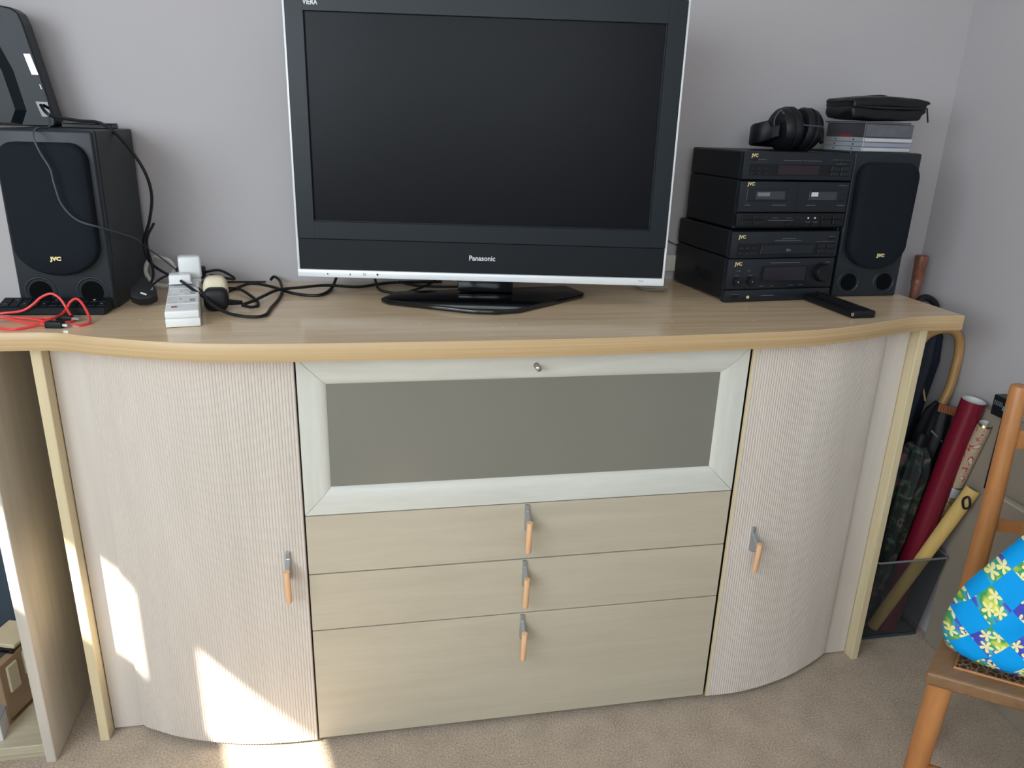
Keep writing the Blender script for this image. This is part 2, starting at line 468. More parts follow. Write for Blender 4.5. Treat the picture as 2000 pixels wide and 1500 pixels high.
# side wall, splayed like one face of a bay, with a long window: the top lights let the low sun in, the panes below have a blind
SILL, HEAD, LOW = 1.985, 2.245, 0.78
def lb(bm, x0, x1, v0, v1, z0, z1):
    tmp = b3(NB(), x0, x1, v0, v1, z0, z1); me = bpy.data.meshes.new('tmp'); tmp.transform(BAY); tmp.to_mesh(me); tmp.free(); bm.from_mesh(me); bpy.data.meshes.remove(me)
    return bm
V0, V1, W0, W1 = -2.15, 1.62, -1.95, 0.75
bm = NB()
lb(bm, -T, 0, V0, V1, 0, LOW); lb(bm, -T, 0, V0, V1, HEAD, ZC); lb(bm, -T, 0, V0, W0, LOW, HEAD); lb(bm, -T, 0, W1, V1, LOW, HEAD)
struct('wall_left', bm, 'wall')
bm = NB()
lb(bm, -T, -T + 0.02, W0, W1, SILL - 0.05, SILL); lb(bm, -T, -T + 0.02, -0.144, -0.011, LOW, HEAD)
win = struct('window_1', bm, 'white')
struct('blind', lb(NB(), -T + 0.03, -T + 0.036, W0, W1, LOW, SILL), 'paper_white', win)
struct('wall_front', b3(NB(), bx(YF), XR + T, YF - T, YF, 0, ZC), 'wall')
bm = NB()
for x0, x1, z0, z1 in ((-1.20, 0.30, 2.22, 2.27), (-1.20, 0.30, 0.93, 0.98), (-1.20, -1.15, 0.93, 2.27), (0.25, 0.30, 0.93, 2.27)):
    b3(bm, x0, x1, YF, YF + 0.03, z0, z1)
win2 = struct('window_2', bm, 'white')
struct('blind', b3(NB(), -1.15, 0.25, YF, YF + 0.01, 0.98, 2.22), 'paper_white', win2)
struct('baseboard_back', b3(NB(), -1.0, XR, YB - 0.014, YB, 0, 0.09, bev=0.003), 'skirt')

struct('trim_1', b3(NB(), 0.38, 0.86, YB - 0.016, YB, 0.958, 1.0, bev=0.003), 'skirt')

# ------------------------------------------------------------------ worktop
HT, HB = 0.9347, 0.9021
front = [(-0.860, 0.0395), (-0.8241, 0.0395), (-0.795, 0.0398), (-0.7646, 0.0388), (-0.734, 0.0333), (-0.7055, 0.0215), (-0.6767, 0.0074), (-0.6315, -0.009),
         (-0.5813, -0.0270), (-0.5242, -0.0435), (-0.4729, -0.0540), (-0.4054, -0.0615), (-0.3375, -0.0655), (-0.1633, -0.0700), (0.0187, -0.0722), (0.211, -0.0705),
         (0.3536, -0.0655), (0.4599, -0.0605), (0.5689, -0.0550), (0.6300, -0.0505), (0.6861, -0.0435), (0.7529, -0.0285), (0.8262, -0.0065), (0.8912, 0.0165), (0.9574, 0.0392),
         (0.992, 0.0465), (1.028, 0.0488), (1.06, 0.0490), (1.0989, 0.0490)]
fr = [(v.x, v.y) for v in catmull([(x, y, 0) for x, y in front], 4)]
wt = thing('worktop', 'long maple laminate worktop with a wavy front and honey edge', 'worktop', (0.12, 0.2, HB))
back_y = YB - 0.003
poly = [(x, y + 0.0012, HB) for x, y in fr] + [(1.0979, back_y, HB), (-0.860, back_y, HB)]
obj('top_board', prism(NB(), poly, (0, 0, HT - HB), bev=0.0), 'worktop', wt, world=True)
bm = NB()
path = fr + [(1.0989, back_y)]
rows = []
for (z, off) in ((HB - 0.0002, 0.0016), (HB + 0.002, 0), (HT - 0.002, 0), (HT + 0.0002, 0.0016)):
    row = []
    for i, (x, y) in enumerate(path):
        if i < len(fr) - 1: row.append(bm.verts.new((x, y + off, z)))
        elif i == len(fr) - 1: row.append(bm.verts.new((x - off, y + off, z)))
        else: row.append(bm.verts.new((x - off, y, z)))
    rows.append(row)
for a, b in zip(rows, rows[1:]):
    for i in range(len(path) - 1):
        bm.faces.new((a[i], a[i + 1], b[i + 1], b[i]))
obj('edge_band', bm, 'edge', wt, smooth=True, world=True)['label'] = 'honey coloured edge band'
# pale scuffs and a dark-centred stain ring on the surface
for i, (x, y, r) in enumerate([(-0.1752, 0.0, 0.011), (0.085, 0.045, 0.004), (0.41, 0.044, 0.004), (0.5885, 0.041, 0.003), (-0.1, 0.06, 0.003), (0.055, 0.02, 0.003), (-0.44, -0.005, 0.003), (-0.62, 0.12, 0.003)]):
    lathe_b = lathe(NB(), [(r * 0.75, 0.0), (r * 0.6, 0.0002)], Matrix.Translation((x, y, HT + 0.0001)) @ Matrix.Diagonal((1.4, 0.8, 1, 1)), 14)
    obj('scuff', lathe_b, 'chips', wt, world=True)

# ------------------------------------------------------------------ sideboard
X0, X1 = -0.3314, 0.5686
Z4, Z3, Z2, Z1, ZT = 0.0147, 0.2956, 0.4311, 0.5643, 0.890
sb = thing('sideboard', 'cream sideboard with curved ribbed doors, glass flap and three drawers under the wavy worktop', 'sideboard', (0.12, 0.2, 0))
G = 0.0018
# uprights
obj('side_panel', b3(NB(), -0.8012, -0.7821, 0.079, 0.455, 0.0, HB - 0.001, bev=0.002, seg=2), 'cream_panel', sb, world=True)
obj('side_panel', b3(NB(), 1.0215, 1.0406, 0.079, 0.455, 0.0, HB - 0.001, bev=0.002, seg=2), 'cream_panel', sb, world=True)
obj('filler_panel', b3(NB(), -0.7805, -0.7000, 0.110, 0.124, 0.005, HB - 0.002, bev=0.001), 'filler', sb, world=True)
obj('filler_panel', b3(NB(), 0.9360, 1.0199, 0.108, 0.122, 0.005, HB - 0.002, bev=0.001), 'filler', sb, world=True)
bm = NB()
b3(bm, X0, X1, 0.022, 0.45, 0.03, HB - 0.003)
poly = [(-0.70, 0.13), (-0.66, 0.10), (-0.60, 0.065), (-0.5, 0.035), (X0, 0.022), (X0, 0.45), (-0.70, 0.45)]
prism(bm, [(x, y, 0.03) for x, y in poly], (0, 0, 0.86))
poly = [(0.938, 0.13), (0.898, 0.10), (0.838, 0.065), (0.738, 0.035), (X1, 0.022), (X1, 0.45), (0.938, 0.45)]
prism(bm, [(x, y, 0.03) for x, y in poly], (0, 0, 0.86))
obj('carcass', bm, 'carcass', sb, world=True)['label'] = 'dark inside of the cabinet showing in the gaps'

def curved_door(pts, thick):
    """ribbed tambour door following the plan curve pts (x, y)"""
    P = catmull([(x, y, 0) for x, y in pts], 24)
    # arc length resample
    L = [0.0]
    for a, b in zip(P, P[1:]): L.append(L[-1] + (b - a).length)
    tot = L[-1]; n = round(tot / 0.0058); sub = 6
    def at(s):
        for i in range(len(L) - 1):
            if L[i + 1] >= s - 1e-9:
                t = (s - L[i]) / max(1e-9, L[i + 1] - L[i]); return P[i].lerp(P[i + 1], t), (P[i + 1] - P[i]).normalized()
        return P[-1], (P[-1] - P[-2]).normalized()
    bm = NB()
    cols = []
    for k in range(n * sub + 1):
        s = tot * k / (n * sub)
        p, t = at(s)
        nor = Vector((t.y, -t.x, 0))        # towards the room
        ph = (k % sub) / sub
        h = 0.0017 * (abs(math.sin(PI * ph)) ** 0.55)
        cols.append((p + nor * (h - 0.0012), nor))
    zt, zb = ZT + 0.006, Z4
    top, bot, tb, bb = [], [], [], []
    for p, nor in cols:
        q = p - nor * thick
        bot.append(bm.verts.new((p.x, p.y, zb))); top.append(bm.verts.new((p.x, p.y, zt)))
        bb.append(bm.verts.new((q.x, q.y, zb))); tb.append(bm.verts.new((q.x, q.y, zt)))
    for i in range(len(cols) - 1):
        bm.faces.new((bot[i], bot[i + 1], top[i + 1], top[i])); bm.faces.new((tb[i], tb[i + 1], bb[i + 1], bb[i]))
        bm.faces.new((top[i], top[i + 1], tb[i + 1], tb[i])); bm.faces.new((bb[i], bb[i + 1], bot[i + 1], bot[i]))
    for i in (0, -1):
        bm.faces.new((bot[i], top[i], tb[i], bb[i]))
    return bm

M['ribs'] = wood('pinkish_cream_ribs', (203, 194, 184), (214, 205, 196), (9, 9, 1.2), rough=0.5)
left_curve = [(-0.7180, 0.1020), (-0.7060, 0.0910), (-0.6676, 0.0697), (-0.6322, 0.0520), (-0.5756, 0.0312), (-0.5201, 0.0156), (-0.4656, 0.0052), (-0.4008, -0.0008), (X0 - 0.0035, -0.0022)]
right_curve = [(X1 + 0.0090, -0.0040), (0.6283, -0.0050), (0.6706, -0.0022), (0.7305, 0.0084), (0.7957, 0.0260), (0.8499, 0.0464), (0.9090, 0.0735), (0.9420, 0.0910), (0.9560, 0.1010)]
d1 = obj('door', curved_door(left_curve, 0.014), 'ribs', sb, world=True)
d2 = obj('door', curved_door(right_curve, 0.007), 'ribs', sb, world=True)
obj('edge_strip', b3(NB(), X1 + 0.0052, X1 + 0.0093, -0.0052, 0.0015, Z4, ZT + 0.006), 'cream_v', d2, world=True)

def handle(parent, x, y, ztop, nx=0.0):
    """grey metal bracket that carries a short beech dowel; outward normal leans by nx"""
    n = Vector((nx, -math.sqrt(1 - nx * nx), 0)); s = Vector((-n.y, n.x, 0))
    o = Vector((x, y, ztop))
    w = 0.0042
    prof = [(0.0, 0.0), (0.006, 0.0), (0.0065, -0.014), (0.0275, -0.030), (0.0275, -0.046), (0.016, -0.056), (0.0, -0.060)]
    bm = prism(NB(), [o + n * a + Vector((0, 0, b)) - s * w for a, b in prof], s * (2 * w), bev=0.0008)
    obj('handle_bracket', bm, 'metal', parent, world=True)['label'] = 'grey metal bracket'
    a = o + n * 0.0355 + Vector((0, 0, -0.0240)); b = o + n * 0.0290 + Vector((0, 0, -0.1000))
    d = (b - a).normalized(); r = 0.0062
    pts = [a, a + d * 0.0008, b - d * 0.005, b - d * 0.0015, b]
    obj('handle_grip', tube(NB(), pts, [r * 0.94, r, r, r * 0.8, r * 0.4], 18), 'beech', parent, smooth=True, world=True)['label'] = 'short beech dowel grip'

# drawers
for (za, zb) in ((Z2, Z1), (Z3, Z2), (Z4, Z3)):
    d = obj('drawer', b3(NB(), X0, X1, 0.0, 0.02, za + G / 2, zb - G, bev=0.0008), 'drawer', sb, world=True)
    handle(d, 0.1135 if za == Z2 else (0.1130 if za == Z3 else 0.1125), 0.0, zb - 0.0030)
handle(d1, -0.3690, -0.0020, 0.4900, -0.02)
handle(d2, 0.6325, -0.0045, 0.4730, 0.02)

# glass flap: four mitred rails round a satin pane
GX0, GX1, GZ0, GZ1 = -0.2780, 0.5120, 0.6226, 0.8320
fl = obj('flap_door', b3(NB(), X0 + 0.004, X1 - 0.004, 0.014, 0.021, Z1 + 0.004, ZT - 0.002), 'carcass', sb, world=True)
fl['label'] = 'drop-down flap with a pale frame round smoked glass'
def rail(pa, pb, qa, qb, m):
    """outer corners pa, pb and inner corners qa, qb (x, z); section bulges then rolls in to the glass"""
    bm = NB()
    prof = [(0.0, 0.020), (0.0, 0.0), (0.40, 0.0), (0.62, 0.0012), (0.80, 0.0042), (0.93, 0.0082), (1.0, 0.0125), (1.0, 0.020)]
    rows = []
    for t, y in prof:
        rows.append([bm.verts.new((o[0] + (i[0] - o[0]) * t, y, o[1] + (i[1] - o[1]) * t)) for o, i in ((pa, qa), (pb, qb))])
    for a, b in zip(rows, rows[1:]): bm.faces.new((a[0], a[1], b[1], b[0]))
    bm.faces.new([r[0] for r in rows]); bm.faces.new([r[1] for r in reversed(rows)])
    bm.faces.new((rows[-1][0], rows[-1][1], rows[0][1], rows[0][0]))
    obj('rail', bm, m, fl, smooth=True, world=True, angle=50)
e = 0.0003
A, B_, D_, E_ = (X0, Z1 + G / 2), (X1, Z1 + G / 2), (X1, ZT), (X0, ZT)
a, b, d, c = (GX0, GZ0), (GX1, GZ0), (GX1, GZ1), (GX0, GZ1)
rail((A[0] + 2 * e, A[1]), (B_[0] - 2 * e, B_[1]), (a[0] + e, a[1]), (b[0] - e, b[1]), 'rail')
rail((E_[0] + 2 * e, E_[1]), (D_[0] - 2 * e, D_[1]), (c[0] + e, c[1]), (d[0] - e, d[1]), 'rail')
rail((A[0], A[1] + 2 * e), (E_[0], E_[1] - 2 * e), (a[0], a[1] + e), (c[0], c[1] - e), 'rail_v')
rail((B_[0], B_[1] + 2 * e), (D_[0], D_[1] - 2 * e), (b[0], b[1] + e), (d[0], d[1] - e), 'rail_v')
obj('glass_pane', b3(NB(), GX0 - 0.004, GX1 + 0.004, 0.0105, 0.0138, GZ0 - 0.004, GZ1 + 0.004), 'pane', fl, world=True)
km = Matrix.Translation((0.1205, 0.0, 0.8625)) @ Matrix.Rotation(PI / 2, 4, 'X')
obj('knob', lathe(NB(), [(0.006, 0.0), (0.0042, 0.002), (0.0035, 0.012), (0.0045, 0.016), (0.006, 0.019), (0.0058, 0.022), (0.003, 0.024)], km, 18), 'nickel', fl, smooth=True, world=True)

# ------------------------------------------------------------------ television
TVA = R(-9.4703)
tv = thing('television', 'large black flat television with a silver surround on a swivel foot', 'television', (0.0448, 0.2219, HT), TVA)
zz = lambda z: z - HT
HW = 0.3931
zb_, zt_ = zz(0.9823), zz(1.545)
# shell: back housing in black, front in silver
obj('back_housing', b3(NB(), -HW + 0.004, HW - 0.004, 0.016, 0.085, zb_ + 0.004, zt_ - 0.004, bev=0.012, seg=2), 'black_matt', tv)
bm = NB()
for q in ((-HW, -HW + 0.006, zb_, zt_), (HW - 0.006, HW, zb_, zt_), (-HW + 0.001, HW - 0.001, zt_ - 0.006, zt_), (-HW + 0.001, HW - 0.001, zb_, zb_ + 0.006)):
    b3(bm, q[0], q[1], 0.004, 0.030, q[2], q[3], bev=0.0025, seg=2)
obj('surround', bm, 'silver', tv, smooth=True)['label'] = 'silver surround'
SX0, SX1, SZ0, SZ1 = -0.3516, 0.3505, zz(1.1011), zz(1.4975)
LIP = zz(1.0642)
bm = NB()   # raised bezel ring of four bars
b3(bm, -HW + 0.0056, SX0, 0.0, 0.02, LIP, zt_ - 0.0042, bev=0.0012)
b3(bm, SX1, HW - 0.0056, 0.0, 0.02, LIP, zt_ - 0.0042, bev=0.0012)
b3(bm, SX0 - 0.002, SX1 + 0.002, 0.0, 0.02, SZ1, zt_ - 0.0042, bev=0.0012)
b3(bm, SX0 - 0.002, SX1 + 0.002, 0.0, 0.02, LIP, SZ0, bev=0.0012)
obj('bezel', bm, 'bezel', tv)
obj('speaker_strip', b3(NB(), -HW + 0.0058, HW - 0.0058, 0.0025, 0.02, zb_ + 0.0178, LIP, bev=0.001), 'bezel_low', tv)
obj('bottom_trim', b3(NB(), -HW + 0.0005, HW - 0.0005, 0.0, 0.02, zb_ + 0.0005, zb_ + 0.0172, bev=0.003, seg=2), 'silver', tv, smooth=True)
obj('screen', b3(NB(), SX0 - 0.003, SX1 + 0.003, 0.006, 0.012, SZ0 - 0.003, SZ1 + 0.003), 'screen', tv)
bm = NB()
b3(bm, SX1 - 0.0022, SX1, 0.0035, 0.0065, SZ0, SZ1); b3(bm, SX0, SX1, 0.0035, 0.0065, SZ0, SZ0 + 0.0014)
obj('screen_lip', bm, 'bezel', tv)
text('maker_logo', 'Panasonic', 0.0150, 'white_print', tv, face_mtx(-0.0010, 0.0020, zz(1.0318)), bold=0.00028, sx=0.95)
text('model_logo', 'VIERA', 0.0125, 'white_print', tv, face_mtx(-0.338, -0.0004, zz(1.5125)), bold=0.0003, sx=0.85)
bm = NB()
b3(bm, -0.3300, -0.3275, -0.0004, 0.001, zz(0.9895), zz(0.9920)); b3(bm, -0.2820, -0.2802, -0.0004, 0.001, zz(0.9890), zz(0.9925))
b3(bm, -0.2252, -0.2212, -0.0004, 0.001, zz(0.9898), zz(0.9938))
b3(bm, -0.2535, -0.2478, -0.0004, 0.001, zz(0.9895), zz(0.9900)); b3(bm, -0.2535, -0.2478, -0.0004, 0.001, zz(0.9915), zz(0.9920)); b3(bm, -0.2535, -0.2478, -0.0004, 0.001, zz(0.9935), zz(0.9940))
b3(bm, -0.2535, -0.2529, -0.0004, 0.001, zz(0.9895), zz(0.9940)); b3(bm, -0.2484, -0.2478, -0.0004, 0.001, zz(0.9895), zz(0.9940))
obj('control_marks', bm, 'bezel', tv)['kind'] = 'stuff'
bm = NB()
for q in (0.3385, 0.3445):
    tube(bm, [Vector((q + 0.0022 * math.cos(t * PI / 6), 0.0002, zz(0.9930) + 0.0016 * math.sin(t * PI / 6))) for t in range(12)], 0.0004, 4, closed=True)
obj('round_mark', bm, 'print', tv)
# neck and hexagonal foot
obj('neck', b3(NB(), -0.055, 0.068, 0.055, 0.105, 0.012, zb_ + 0.02, bev=0.006, seg=2), 'gloss', tv, smooth=True)
hexa = [(-0.1700, 0.2390), (-0.1560, 0.2150), (0.0100, 0.1245), (0.0590, 0.1150), (0.1080, 0.1240), (0.2780, 0.2550), (0.2900, 0.2770), (0.2660, 0.3540), (-0.1340, 0.3060)]
bm = prism(NB(), [(x, y, HT + 0.001) for x, y in hexa], (0, 0, 0.010), bev=0.0035, seg=3)
obj('foot', bm, 'gloss', tv, smooth=True, world=True)

# ------------------------------------------------------------------ hi-fi stack
HA = R(5.0)
HO = Vector((0.5964, 0.199, HT))
def frame_pt(u, v, z):      # a point in the stack's own axes
    return (HO.x + math.cos(HA) * u - math.sin(HA) * v, HO.y + math.sin(HA) * u + math.cos(HA) * v, z)
WH = 0.280
def unit(name, label, du, z0, h, dv=0.0):
    t = thing(name, label, 'hi-fi unit', frame_pt(du, dv, z0), HA)
    return t
def case(t, h, depth=0.235, vents=False):
    obj('case', b3(NB(), 0.004, WH - 0.004, 0.016, depth, 0.0006, h - 0.0006, bev=0.003), 'black', t)
def fascia(t, z0, z1, m='fascia'):
    o = obj('fascia', b3(NB(), 0.0, WH, 0.0, 0.018, z0, z1, bev=0.0035, seg=2), m, t, smooth=True)
    return o
def plate(t, name, r, m, y=-0.0006, d=0.002, bev=0.0):
    return obj(name, b3(NB(), r[0], r[2], y, y + d, r[1], r[3], bev=bev), m, t)
def pr(t, *rs):
    bm = NB()
    for r in rs: b3(bm, r[0], r[2], -0.0003, 0.0006, r[1], r[3])
    o = obj('print', bm, 'print', t); o['kind'] = 'stuff'; return o
def logo(t, r):
    text('maker_logo', 'JVC', (r[3] - r[1]) * 1.25, 'gold', t, face_mtx((r[0] + r[2]) / 2, -0.0004, (r[1] + r[3]) / 2), bold=0.0004, sx=1.1)
def btn(t, u, z, w, h, m='recess', d=0.003):
    return obj('button', b3(NB(), u - w / 2, u + w / 2, -d, 0.002, z - h / 2, z + h / 2, bev=0.0006), m, t)
def knob(t, u, z, r, d, m='black', name='knob'):
    mt = Matrix.Translation((u, 0.001, z)) @ Matrix.Rotation(PI / 2, 4, 'X')
    return obj(name, lathe(NB(), [(r, 0), (r, d * 0.8), (r * 0.9, d), (r * 0.4, d)], mt, 28), m, t, smooth=True)

DU = 0.0065
# amplifier
t = unit('amplifier', 'black amplifier with large volume knob at the bottom of the hi-fi stack', 0.0, HT, 0.0997)
obj('case', b3(NB(), 0.004, WH - 0.004, 0.016, 0.255, 0.003, 0.0990, bev=0.003), 'black', t)
for fx in (0.03, WH - 0.03):
    for fy in (0.04, 0.22):
        obj('foot', cyl(NB(), (fx, fy, 0.0), (fx, fy, 0.004), 0.010), 'rubber', t)
fascia(t, 0.0005, 0.0290); fascia(t, 0.0300, 0.0995)
o = 0.0300
logo(t, (0.0186, o + 0.0543, 0.0335, o + 0.0625))
plate(t, 'display_window', (0.0856, o + 0.0165, 0.2097, o + 0.0531), 'recess')
plate(t, 'display', (0.0936, o + 0.0187, 0.2033, o + 0.0500), 'purple_disp', y=-0.0010)
knob(t, 0.0250, o + 0.0195, 0.0095, 0.010); knob(t, 0.0605, o + 0.0195, 0.0095, 0.010)
for q in (0.0243, 0.0606): obj('knob_mark', b3(NB(), q, q + 0.0015, -0.0106, -0.0096, o + 0.0185, o + 0.0205), 'white_print', t)
knob(t, 0.2465, o + 0.0360, 0.0205, 0.016, name='volume_knob')
obj('volume_ring', lathe(NB(), [(0.0235, 0.0), (0.0235, 0.0012), (0.0205, 0.0015)], Matrix.Translation((0.2465, 0.0005, o + 0.0360)) @ Matrix.Rotation(PI / 2, 4, 'X'), 28), 'recess', t)
pr(t, (0.1087, o + 0.0588, 0.1853, o + 0.0602), (0.0233, o + 0.0420, 0.0337, o + 0.0433), (0.0504, o + 0.0420, 0.0581, o + 0.0433), (0.0205, o + 0.0320, 0.0290, o + 0.0332), (0.0560, o + 0.0320, 0.0650, o + 0.0332),
   (0.0876, o + 0.006, 0.0979, o + 0.0072), (0.1161, o + 0.006, 0.1237, o + 0.0072), (0.1648, o + 0.007, 0.1765, o + 0.0082), (0.1906, o + 0.007, 0.2009, o + 0.0082), (0.2560, o + 0.0585, 0.2660, o + 0.0597),
   (0.0943, 0.0140, 0.1282, 0.0152), (0.0160, 0.0185, 0.0360, 0.0197))
btn(t, 0.0260, 0.0137, 0.0200, 0.0070)
knob(t, 0.0603, 0.0120, 0.0036, 0.003, 'gold', 'headphone_jack')
knob(t, 0.2462, 0.0165, 0.0042, 0.006, 'black')
bm = NB()
for k in range(9): b3(bm, 0.0030, 0.0045, 0.075 + k * 0.010, 0.081 + k * 0.010, 0.035, 0.060)
obj('side_vent', bm, 'recess', t)
# cd player
t = unit('cd_player', 'black compact disc player with a centre tray above the amplifier', 0.0012, HT + 0.0999, 0.0615)
case(t, 0.0615, 0.255); fascia(t, 0.0008, 0.0608)
o = 0.0022
logo(t, (0.0186, o + 0.0425, 0.0334, o + 0.0505))
plate(t, 'recess', (0.0171, o + 0.0028, 0.2714, o + 0.0322), 'recess')
obj('disc_tray', b3(NB(), 0.0754, 0.2142, -0.003, 0.002, o + 0.0080, o + 0.0290, bev=0.0008), 'fascia', t)
text('disc_emblem', 'disc', 0.0085, 'print', t, face_mtx(0.1465, -0.0033, o + 0.0170), bold=0.0003)
for i in range(3):
    for j in range(2): btn(t, 0.0262 + i * 0.0160, o + 0.0108 + j * 0.0110, 0.0125, 0.0060, 'fascia')
for i in range(2):
    for j in range(2): btn(t, 0.2345 + i * 0.0240, o + 0.0135 + j * 0.0115, 0.0200, 0.0075, 'fascia')
btn(t, 0.2604, o + 0.0400, 0.0140, 0.0050)
pr(t, (0.1289, o + 0.0415, 0.1634, o + 0.0427), (0.1109, o + 0.0371, 0.1788, o + 0.0382), (0.2186, o + 0.0346, 0.2707, o + 0.0354), (0.2529, o + 0.0455, 0.2679, o + 0.0465), (0.2275, o + 0.0265, 0.2400, o + 0.0275), (0.2510, o + 0.0265, 0.2650, o + 0.0275),
   (0.2260, o + 0.0150, 0.2430, o + 0.0162), (0.2490, o + 0.0150, 0.2670, o + 0.0162), (0.0215, o + 0.0180, 0.0310, o + 0.0188), (0.0375, o + 0.0180, 0.0470, o + 0.0188))
# cassette deck
zc = HT + 0.1640
for fx in (0.03, WH - 0.03): pass
t = unit('cassette_deck', 'black twin cassette deck, second unit from the top of the hi-fi stack', DU, zc, 0.106)
obj('case', b3(NB(), 0.004, WH - 0.004, 0.016, 0.235, 0.0, 0.1060, bev=0.003), 'black', t)
fascia(t, 0.0060, 0.0370, 'black'); fascia(t, 0.0382, 0.1052)
for fx in (0.03, WH - 0.03):
    for fy in (0.05, 0.2): obj('foot', cyl(NB(), (fx, fy, -0.0022), (fx, fy, 0.001), 0.010), 'rubber', t)
o = 0.0405
logo(t, (0.0182, o + 0.0545, 0.0333, o + 0.0623))
for (a, b) in (((0.0176, 0.0219, 0.1190, 0.0488), (0.0394, 0.0264, 0.1121, 0.0432)), ((0.1756, 0.0230, 0.2741, 0.0477), (0.1790, 0.0253, 0.2472, 0.0432))):
    w_ = obj('tape_door', b3(NB(), a[0], a[2], -0.0018, 0.002, o + a[1], o + a[3], bev=0.0012), 'fascia', t)
    obj('tape_window', b3(NB(), b[0], b[2], -0.0024, 0.0, o + b[1], o + b[3]), 'tape_glass', w_)
    if a[0] < 0.1: obj('tape_label', b3(NB(), 0.0436, 0.0741, -0.0027, 0.0, o + 0.0331, o + 0.0410), 'tape_label', w_)
    else: obj('tape_label', b3(NB(), 0.1800, 0.1975, -0.0027, 0.0, o + 0.0331, o + 0.0421), 'tape_white', w_)
plate(t, 'centre_seam', (0.1455, o + 0.001, 0.1463, o + 0.064), 'recess', y=-0.0003)
pr(t, (0.0153, o + 0.0130, 0.0294, o + 0.0142), (0.0844, o + 0.0130, 0.1200, o + 0.0142), (0.1722, o + 0.0130, 0.1958, o + 0.0142), (0.2521, o + 0.0130, 0.2730, o + 0.0142), (0.2485, o + 0.0568, 0.2719, o + 0.0580),
   (0.0804, 0.0205, 0.1445, 0.0213), (0.0906, 0.0258, 0.1050, 0.0268), (0.1240, 0.0258, 0.1397, 0.0268), (0.1760, 0.0165, 0.1890, 0.0175), (0.1960, 0.0165, 0.2080, 0.0175))
for bx in (0.0254, 0.0546, 0.2298, 0.2598):
    for bz in (0.0167, 0.0275): btn(t, bx, bz, 0.0260 if bz > 0.02 else 0.0240, 0.0090 if bz > 0.02 else 0.0105, 'recess')
for bx in (0.1284, 0.1525, 0.1814, 0.2008): btn(t, bx, 0.0125, 0.0080, 0.0050, 'recess')
for bx in (0.1827, 0.2003): knob(t, bx, 0.0262, 0.0020, 0.0022, 'white_print', 'indicator')
# tuner
t = unit('tuner', 'black radio tuner with dark red display on top of the hi-fi stack', DU + 0.0005, zc + 0.1065, 0.0610)
case(t, 0.0610, 0.235); fascia(t, 0.0015, 0.0605)
o = 0.0010
logo(t, (0.0173, o + 0.0474, 0.0333, o + 0.0546))
btn(t, 0.0240, o + 0.0428, 0.0140, 0.0026)
plate(t, 'recess', (0.0158, o + 0.0096, 0.2688, o + 0.0340), 'recess')
plate(t, 'display', (0.0864, o + 0.0125, 0.1907, o + 0.0315), 'red_disp', y=-0.0010)
for i in range(3):
    for j in range(2): btn(t, 0.0235 + i * 0.0170, o + 0.0145 + j * 0.0105, 0.0080, 0.0042, 'fascia')
for i in range(2):
    for j in range(2): btn(t, 0.2325 + i * 0.0255, o + 0.0155 + j * 0.0105, 0.0220, 0.0085, 'fascia')
for i in range(3): btn(t, 0.2318 + i * 0.0150, o + 0.0402, 0.0090, 0.0034)
pr(t, (0.0337, o + 0.0424, 0.0557, o + 0.0434), (0.0979, o + 0.0413, 0.1440, o + 0.0424), (0.1480, o + 0.0413, 0.1941, o + 0.0424), (0.2230, o + 0.0448, 0.2390, o + 0.0456), (0.2450, o + 0.0448, 0.2500, o + 0.0456), (0.2590, o + 0.0448, 0.2660, o + 0.0456), (0.2330, o + 0.0368, 0.2600, o + 0.0376),
   (0.0200, o + 0.0285, 0.0270, o + 0.0292), (0.0370, o + 0.0285, 0.0440, o + 0.0292), (0.0540, o + 0.0285, 0.0610, o + 0.0292), (0.0200, o + 0.0182, 0.0290, o + 0.0189), (0.0370, o + 0.0182, 0.0450, o + 0.0189), (0.0540, o + 0.0182, 0.0630, o + 0.0189))
ZHT = zc + 0.1675

